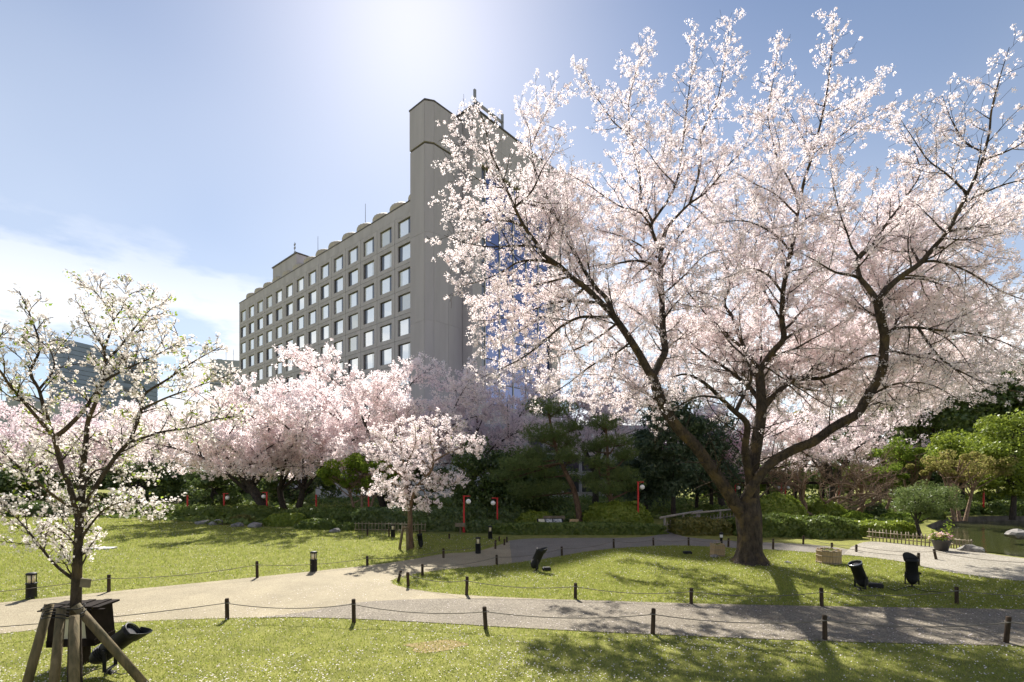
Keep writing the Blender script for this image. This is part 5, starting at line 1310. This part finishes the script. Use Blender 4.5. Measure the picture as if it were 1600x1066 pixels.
# ------------------------------------------------------------------ garden spotlights
def spotlight(label, foot_px, foot_py, tilt, yaw, L=0.42, r=0.105, box=None, rim='black', hood=True):
    p = at(foot_px, foot_py)
    o = empty('garden_spotlight', p, yaw, label=label, cat='spotlight', group='black garden spotlights')
    zc = 0.26 * L / 0.42
    R_ = Matrix.Translation((0, 0, zc)) @ Matrix.Rotation(tilt, 4, 'Y')
    h0 = -L * 0.38
    MB().lathe([(r * 0.30, h0 - 0.05), (r * 0.62, h0 - 0.02), (r * 0.84, h0 + 0.02), (r * 0.9, h0 + 0.07), (r * 0.9, h0 + L * .3), (r * 0.96, h0 + L * .32), (r * 0.96, h0 + L * 0.9), (r * 1.1, h0 + L * 0.905), (r * 1.1, h0 + L), (r * 0.98, h0 + L), (r * 0.95, h0 + L * .93)], 22, R_, cap=True).build('housing', M['black'], o)
    for k in range(4):
        z_ = h0 + 0.05 + k * 0.022
        MB().lathe([(r * 0.93, z_), (r * 1.0, z_ + .003), (r * 1.0, z_ + 0.009), (r * 0.93, z_ + 0.012)], 20, R_, cap=False).build('cooling_fin', M['black'], o)
    MB().lathe([(r * 1.12, h0 + L), (r * 1.14, h0 + L + 0.012), (r * 1.0, h0 + L + 0.014)], 22, R_, cap=False).build('rim', M[rim], o)
    MB().lathe([(r * 0.94, h0 + L * 0.95), (r * 0.5, h0 + L * 0.965)], 20, R_).build('lens', M['lens'], o)
    if hood:
        hm = MB()
        pr = [(r * 1.13 * math.cos(a), r * 1.13 * math.sin(a)) for a in np.linspace(-1.5, 1.5, 12)]
        vs = [tuple(R_ @ Vector((x, y, h0 + L * 0.96))) for x, y in pr] + [tuple(R_ @ Vector((x * 1.15, y * 1.1, h0 + L + 0.02 + 0.10 * max(0, x) / r))) for x, y in pr]
        vs += [tuple(R_ @ Vector((x * 1.03, y * 1.03, h0 + L * 0.96))) for x, y in pr] + [tuple(R_ @ Vector((x * 1.18, y * 1.13, h0 + L + 0.02 + 0.10 * max(0, x) / r))) for x, y in pr]
        n_ = len(pr)
        hm.add(vs, [(i, i + 1, n_ + i + 1, n_ + i) for i in range(n_ - 1)] + [(2 * n_ + i, 3 * n_ + i, 3 * n_ + i + 1, 2 * n_ + i + 1) for i in range(n_ - 1)] + [(n_ + i, n_ + i + 1, 3 * n_ + i + 1, 3 * n_ + i) for i in range(n_ - 1)])
        hm.build('hood', M['black'], o)
    mb = MB()
    for s in (-1, 1): mb.box((-0.018, s * (r + 0.014) - 0.004, 0.06), (0.018, s * (r + 0.014) + 0.004, zc + 0.03))
    mb.box((-0.018, -r - 0.018, 0.05), (0.018, r + 0.018, 0.062)); mb.build('yoke', M['black'], o)
    MB().lathe([(0.06, -0.01), (0.06, 0.012), (0.018, 0.02), (0.014, 0.05)], 12).build('foot', M['black'], o)
    for s in (-1, 1): MB().lathe([(0.022, 0), (0.022, 0.02)], 8, Matrix.Translation((0, s * (r + 0.02) - 0.01, zc)) @ Matrix.Rotation(math.pi / 2, 4, 'X')).build('knob', M['black'], o)
    return o
def ballast(label, px, py, wd, dp, h, yaw):
    p = at(px, py)
    o = empty('ballast_box', p, yaw, label=label, cat='ballast box', group='black ballast boxes')
    MB().box((-wd / 2, -dp / 2, 0.01), (wd / 2, dp / 2, h)).build('case', M['black'], o, bevel=0.012)
    MB().box((-wd / 2 + 0.015, -dp / 2 + 0.015, h), (wd / 2 - 0.015, dp / 2 - 0.015, h + 0.012)).build('lid', M['black'], o, bevel=0.004)
    for s in (-1, 1): MB().box((s * wd * 0.35 - 0.02, -dp / 2 + 0.01, -0.01), (s * wd * 0.35 + 0.02, dp / 2 - 0.01, 0.012)).build('foot', M['black'], o)
spotlight('black spotlight tilted right on the lawn left of the big cherry', 838, 892, math.radians(26), 0.2, L=0.40, r=0.10)
ballast('flat black ballast box beside the middle lawn spotlight', 854, 892, 0.19, 0.13, 0.075, 0.15)
spotlight('black spotlight with a silver rim tilted left on the right lawn', 1344, 923, math.radians(-24), 0.15, L=0.44, r=0.105, rim='silver', hood=False)
ballast('long black ballast box behind the silver-rimmed spotlight', 1368, 919, 0.24, 0.13, 0.085, -0.35)
spotlight('upright black spotlight with a flared hood on the right lawn', 1425, 917, math.radians(4), 1.4, L=0.43, r=0.105)
ballast('small black box on the lawn left of the big trunk', 1074, 866, 0.22, 0.14, 0.075, 0.0)
spotlight('small dark spotlight beside the small staked cherry tree', 657, 857, math.radians(-8), 0.3, L=0.34, r=0.075, hood=False)
spotlight('large black spotlight tilted right behind the stakes of the foreground tree', 172, 1052, math.radians(52), 0.25, L=0.45, r=0.10)
def cable(label, pix, z=0.012):
    P = smooth_line([at(x, y, z) for x, y in pix], 0.06)
    o = empty('power_cable', P[0], label=label, cat='cable')
    MB().tube(P - P[0], 0.006, 5).build('cord', M['string'], o)
cable('black cable running between the two right lawn spotlights', [(1385, 920), (1398, 925), (1412, 921), (1424, 919), (1440, 925), (1470, 928)], 0.03)
cable('black cable on the grass beside the foreground spotlight', [(130, 1060), (145, 1052), (160, 1048), (172, 1053), (190, 1058), (205, 1054)], 0.03)

# ------------------------------------------------------------------ planters, pot, stones, boards
def tub(label, px, py, wd, h, sides, yaw):
    p = at(px, py)
    o = empty('planter_tub', p, yaw, label=label, cat='planter', group='wooden planter tubs')
    rr = wd / 2
    corners = [(rr * math.cos(2 * math.pi * (i + .5) / sides) * 1.08, rr * math.sin(2 * math.pi * (i + .5) / sides) * 1.08) for i in range(sides)]
    per = max(3, 24 // sides)
    for i in range(sides):
        a, b = np.array(corners[i]), np.array(corners[(i + 1) % sides])
        d = (b - a) / per; th = math.atan2(d[1], d[0]); l = np.linalg.norm(d)
        for k in range(per):
            c = a + d * (k + .5)
            MB().box((-l * 0.47, -0.012, 0.005), (l * 0.47, 0.012, h + 0.012 * ((k + i) % 3 - 1))).build('stave', M['tub_wood'], o, (c[0], c[1], 0), (0, 0, th), bevel=0.003)
    for z in (h * 0.12, h * 0.58, h * 0.92):
        mb = MB(); pts = [(x * 1.055, y * 1.055, z) for x, y in corners + corners[:1]]
        mb.tube(pts, 0.013, 6, smooth=False).build('hoop', M['bamboo'], o)
    MB().prism([(x * 0.93, y * 0.93) for x, y in corners], 0.03, h * 0.9).build('soil', M['bank'], o)
    rngl = np.random.default_rng(px)
    n_ = 60
    Pp = np.stack([rngl.normal(size=n_) * rr * .35, rngl.normal(size=n_) * rr * .35, h * .92 + rngl.random(n_) * 0.04], 1)
    V, F = place(Pp, unit(np.array([0, 0, 1.0]) + .6 * rngl.normal(size=(n_, 3))), np.full(n_, 0.02), rngl, LEAF, LEAF_F)
    link('seedlings', mesh_np('seedlings', [(V, F, 0)], [M['spring']]), o)['kind'] = 'stuff'
    for s in (-0.5, 0.4):
        MB().tube([(s * rr, 0.0, h * .8), (s * rr, 0, h + 0.06)], 0.012, 6).build('handle', M['bamboo'], o)
tub('square yellowish wooden planter tub left of the big cherry trunk', 1121, 869, 0.36, 0.33, 4, 0.0)
tub('larger octagonal wooden planter tub right of the big cherry trunk', 1295, 880, 0.50, 0.34, 8, 0.1)
p = at(1127, 852)
o = empty('garden_lantern', p, label='small dark lantern with a white lamp behind the square planter tub', cat='lantern')
MB().lathe([(0.06, 0), (0.045, 0.02), (0.035, 0.22), (0.06, 0.24)], 12).build('stem', M['black'], o)
MB().lathe([(0.045, 0.24), (0.045, 0.34)], 12).build('lamp', M['lamp_white'], o)
MB().lathe([(0.075, 0.34), (0.06, 0.37), (0.01, 0.42)], 12).build('cap', M['black'], o)
p = at(1471, 861)
o = empty('flower_pot', p, label='dark bowl pot of white and pink flowers beside the bamboo fence', cat='flower pot')
MB().lathe([(0.13, 0), (0.15, 0.02), (0.22, 0.27), (0.245, 0.30), (0.245, 0.33), (0.215, 0.33), (0.2, 0.29)], 22).build('pot', M['pot'], o)
rngp = np.random.default_rng(4)
n_ = 420
D = rdir(rngp, n_); D[:, 2] = np.abs(D[:, 2])
Pp = D * np.array([0.30, 0.28, 0.20]) * (0.6 + .4 * rngp.random((n_, 1))) + np.array([0, 0, 0.32])
V, F = place(Pp, unit(D + .5 * rngp.normal(size=D.shape)), np.full(n_, 0.035), rngp, LEAF, LEAF_F)
V2, F2 = bunches(Pp[::4] * 1.04, rngp, 3, 0.04, 0.028, PENT, PENT_F)
sp_ = np.vstack([np.stack([np.full(24, dx) + rngp.normal(size=24) * .03, rngp.normal(size=24) * .03, np.linspace(0.4, ht, 24)], 1) for dx, ht in ((-0.25, 0.62), (0.2, 0.95), (0.12, 0.8), (0.27, 0.8))])
V3, F3 = place(sp_, rdir(rngp, len(sp_)), np.full(len(sp_), 0.035), rngp, LEAF, LEAF_F)
link('foliage', mesh_np('foliage', [(V, F, 0), (V3, F3, 0)], [M['spring']]), o)['kind'] = 'stuff'
link('flowers', mesh_np('flowers', [(V2, F2, 0)], [M['flower']]), o)['kind'] = 'stuff'

p = at(157, 858)
tag(MB().box((-0.38, -0.16, -0.02), (0.38, 0.16, 0.045)).build('stone_slab', M['plate'], None, p, (0, 0, 0.05), bevel=0.01), 'pale flat slab lying on the left lawn', 'slab')
p = at(164, 862)
rg = random.Random(8)
def rock(label, px, py, s):
    rng = np.random.default_rng(int(px))
    me = bpy.data.meshes.new('rock'); bm = bmesh.new(); bmesh.ops.create_icosphere(bm, subdivisions=2, radius=1)
    for v in bm.verts:
        v.co *= 1 + 0.28 * math.sin(v.co.x * 3.1 + px) * math.sin(v.co.y * 2.7 + px * 2) + rng.normal() * 0.06
        v.co.x *= s * 1.5; v.co.y *= s; v.co.z *= s * 0.62
    bm.to_mesh(me); bm.free(); me.materials.append(M['stone'])
    p = at(px, py)
    tag(link('rock', me, None, (p[0], p[1], s * 0.22), (0, 0, px)), label, 'rock', 'edging stones')
for px, py, s, lab in ((318, 819, .22, 'leftmost edging stone below the left hedge'), (338, 820, .26, 'broad edging stone second from the left below the hedge'), (372, 823, .2, 'edging stone below the brownish shrub'), (398, 824, .24, 'edging stone left of the rounded clipped shrub'),
                       (523, 832, .18, 'edging stone right of the glossy low shrub'), (1116, 871, .09, 'small stone at the foot of the square planter'), (1231, 880, .06, 'little stone on the lawn right of the big trunk'), (1520, 862, .22, 'stone at the pond edge below the fence end'), (1590, 838, .3, 'pale stone block at the right edge of the pond')):
    rock(lab, px, py, s)

# information boards
p = at(860, 833); p = np.array([X(860, 19.4), 19.4, 0])
o = empty('information_board', p, 0.05, label='slanted printed information board with a wooden back behind the edging hedge', cat='sign')
Mx = Matrix.Translation((0, 0, 0.34)) @ Matrix.Rotation(math.radians(28), 4, 'X')
MB().box((-0.52, -0.24, -0.015), (0.52, 0.24, 0.015), Mx).build('board', M['black'], o)
for a_, b_, mt in ((-0.46, -0.22, 'paper'), (-0.18, 0.08, 'print'), (0.12, 0.46, 'print')):
    MB().box((a_, -0.2, 0.0155), (b_, 0.2, 0.018), Mx).build('printed_sheet', M[mt], o)
for s in (-0.4, 0.4): MB().box((s - 0.03, -0.03, 0), (s + 0.03, 0.03, 0.32)).build('leg', M['board_wood'], o)
MB().box((-0.15, 0.3, 0), (-0.09, 0.36, 0.5)).build('leg', M['board_wood'], o)
MB().box((-0.25, 0.28, 0.42), (0.62, 0.31, 0.56)).build('back_plank', M['board_wood'], o)
o = empty('small_sign', np.array([X(897, 19.6), 19.6, 0]), -0.1, label='small pale wooden sign right of the information board', cat='sign')
MB().box((-0.18, -0.01, 0.22), (0.18, 0.012, 0.44)).build('plate', M['tub_wood'], o)
MB().box((-0.02, 0.013, 0), (0.02, 0.04, 0.4)).build('post', M['board_wood'], o)
o = empty('wooden_sign', np.array([X(719, 18.4), 18.4, 0]), 0.1, label='small weathered wooden sign at the foot of the left red lamp', cat='sign')
MB().box((-0.19, -0.012, 0.26), (0.19, 0.012, 0.41)).build('plate', M['board_wood'], o)
MB().box((-0.02, 0.013, 0), (0.02, 0.04, 0.38)).build('post', M['board_wood'], o)

# ------------------------------------------------------------------ bamboo fences and bridge
def lattice(name, label, A, Bp, n, h, rails, cat, mat='bamboo', r=0.012):
    A, Bp = np.asarray(A), np.asarray(Bp)
    L = np.linalg.norm(Bp - A); yaw = math.atan2(Bp[1] - A[1], Bp[0] - A[0])
    o = empty(name, A, yaw, label=label, cat=cat)
    me = MB().lathe([(r, 0), (r * 0.95, h * 0.5), (r, h)], 7).mesh('picket', M[mat])
    rg = random.Random(n)
    for i in range(n):
        q_ = link('picket', me, o, (L * i / (n - 1), 0, -0.02), (math.radians(rg.uniform(-2, 2)), math.radians(rg.uniform(-2, 2)), 0))
        q_.scale = (1, 1, rg.uniform(0.93, 1.04))
    for z in rails:
        MB().tube([(-0.05, -r * 1.8, z), (L / 2, -r * 1.8, z + 0.005), (L + 0.05, -r * 1.8, z)], r * 0.9, 7).build('rail', M[mat], o)
    return o, L
lattice('bamboo_fence', 'low bamboo lattice fence behind the small staked cherry tree', at(556, 832), at(664, 834), 22, 0.44, (0.12, 0.34), 'fence', r=0.011)
lattice('bamboo_fence', 'low bamboo picket fence beside the flower pot near the pond', at(1358, 845), at(1452, 855), 17, 0.42, (0.14, 0.30), 'fence', r=0.016)
lattice('bamboo_fence', 'low weathered picket fence running on toward the pond', at(1486, 857), at(1518, 861), 8, 0.34, (0.14, 0.28), 'fence', r=0.016)
lattice('bamboo_fence', 'far bamboo picket fence on the bank beyond the pond', at(1545, 793), at(1600, 794), 14, 0.7, (0.25, 0.5), 'fence', r=0.02)
def railing(label, A, Bp, n):
    o, L = lattice('bridge_railing', label, A, Bp, n, 0.46, (0.1, 0.3), 'railing', 'rail', 0.016)
    MB().tube([(-0.35, 0, 0.60), (L * .5, 0, 0.61), (L + 0.25, 0, 0.60)], 0.045, 10).build('handrail', M['rail'], o)
    for k in (0.02, 0.5, 0.98):
        MB().lathe([(0.04, -0.05), (0.04, 0.58)], 10, Matrix.Translation((L * k, 0.02, 0))).build('post', M['rail'], o)
railing('near timber handrail of the garden bridge with bamboo balusters', at(1038, 833), at(1094, 820), 15)
railing('far timber handrail of the garden bridge beside the big trunk', at(1088, 824), at(1160, 815), 15)
mb = MB()
a_, b_, c_, d_ = at(1042, 832), at(1096, 820), at(1158, 815), at(1090, 823)
mb.add([(*a_[:2], .03), (*d_[:2], .03), (*c_[:2], .09), (*b_[:2], .09)] + [(*a_[:2], -.1), (*d_[:2], -.1), (*c_[:2], -.1), (*b_[:2], -.1)], [(0, 1, 2, 3), (7, 6, 5, 4), (0, 4, 5, 1), (1, 5, 6, 2), (2, 6, 7, 3), (3, 7, 4, 0)])
tag(mb.build('bridge_deck', M['asphalt']), kind='structure')
# pergola roof beyond the crape myrtles
o = empty('garden_pergola', (X(1230, 34), 34, 0), 0.0, label='dark low pergola beam on posts behind the far red lamps', cat='pergola')
MB().box((-3.5, -0.1, 1.55), (4.5, 0.1, 1.72)).build('beam', M['dark_wood'], o)
for k in range(5): MB().box((-3.3 + k * 1.9, -0.07, 0), (-3.16 + k * 1.9, 0.07, 1.55)).build('post', M['dark_wood'], o)

# ------------------------------------------------------------------ stakes round the young trees, paper lantern box
def stake(o, A, Bp, r, mat='stake'):
    A, Bp = np.asarray(A, float), np.asarray(Bp, float)
    return MB().tube([A, A + (Bp - A) * .5, Bp], [r * 1.02, r, r * 0.97], 12).build('stake', M[mat], o)
base0 = np.array([lb[0], 5.15, 0])
o = empty('tree_stakes', base0, label='four peeled timber stakes tied round the foreground young tree', cat='tree stakes')
def w2l(p): return np.asarray(p) - base0
st = [(pt(44, 1062, 4.95), pt(77, 944, 5.12)), (pt(82, 1092, 4.75), pt(96, 950, 5.0)), (pt(216, 1058, 5.2), pt(118, 946, 5.04)), (pt(116, 1096, 4.72), pt(116, 962, 4.93))]
for A, Bp in st:
    A = A.copy(); d = (Bp - A) / max(1e-6, (Bp - A)[2]); A = A - d * (A[2] + 0.06)
    stake(o, w2l(A), w2l(Bp), 0.042)
for z, rr in ((0.86, 0.10), (0.80, 0.12), (0.77, 0.13)):
    c = w2l(pt(100, 955, 5.03)); c[2] = z
    mb = MB()
    mb.tube([c + np.array([0.20 * math.cos(a), rr * math.sin(a), 0.015 * math.sin(3 * a)]) for a in np.linspace(0, 6.28, 22)], 0.006, 5).build('tie_string', M['string'], o)
tagp = MB().box((-0.045, -0.012, -0.045), (0.045, 0.004, 0.045)).build('name_plate', M['board_wood'], young, w2l(pt(134, 911, 5.08)), (0, math.radians(8), 0.2))
o = empty('tree_stakes', (sb[0], 14.7, 0), label='three timber props round the small cherry tree', cat='tree stakes')
c = np.array([sb[0], 14.7, 0])
for A, Bp in (((624, 857, 14.55), (630, 822, 14.6)), ((637, 857, 14.4), (636, 822, 14.55)), ((646, 854, 14.9), (641, 824, 14.75))):
    a_, b_ = pt(*A) - c, pt(*Bp) - c; a_[2] = -0.03
    stake(o, a_, b_, 0.042)
MB().tube([pt(628, 826, 14.52) - c, pt(638, 825, 14.5) - c], 0.02, 6).build('cross_bar', M['stake'], o)
# dark wooden lantern box behind the stakes
Yl = 5.75
p = np.array([X(128, Yl), Yl, 0])
o = empty('wooden_lantern', p, 0.12, label='dark wooden lantern box with slatted roof and paper panel behind the foreground stakes', cat='lantern')
k = Yl / F_PX
z0, z1 = EYE + (HOR - 1003) * k, EYE + (HOR - 948) * k
def lant(wb, wt, za, zb, t=0.055):
    mb = MB()
    for s in (-1, 1):
        vs = []
        for (w_, z_) in ((wb, za), (wt, zb)):
            x0, x1 = (s * w_, s * (w_ - t)) if s > 0 else (s * w_, s * (w_ - t))
            vs += [(x0, -wb * 0.7, z_), (x1, -wb * 0.7, z_), (x1, wb * 0.7, z_), (x0, wb * 0.7, z_)]
        mb.add(vs, [(0, 1, 2, 3), (4, 5, 6, 7), (0, 1, 5, 4), (1, 2, 6, 5), (2, 3, 7, 6), (3, 0, 4, 7)])
    mb.box((-wb, -wb * 0.7, za), (wb, wb * 0.7, za + 0.075)); mb.box((-wt, -wb * 0.7, zb - 0.075), (wt, wb * 0.7, zb))
    return mb
lant(0.25, 0.215, z0, z1, 0.08).build('frame', M['dark_wood'], o)
MB().box((-0.2, -0.12, z0 + 0.05), (0.19, -0.11, z1 - 0.05)).build('paper_panel', M['paper'], o)
for i in range(7):
    MB().box((-0.30 + i * 0.086, -0.18, z1 + 0.012 + (i % 2) * 0.008), (-0.222 + i * 0.086, 0.18, z1 + 0.034 + (i % 2) * 0.008)).build('roof_slat', M['dark_wood'], o, rot=(0, 0, 0))
MB().box((-0.33, -0.19, z1), (0.35, -0.15, z1 + 0.012)).build('eave', M['dark_wood'], o)
MB().box((-0.09, -0.07, -0.05), (0.05, 0.07, z0)).build('stand', M['dark_wood'], o)
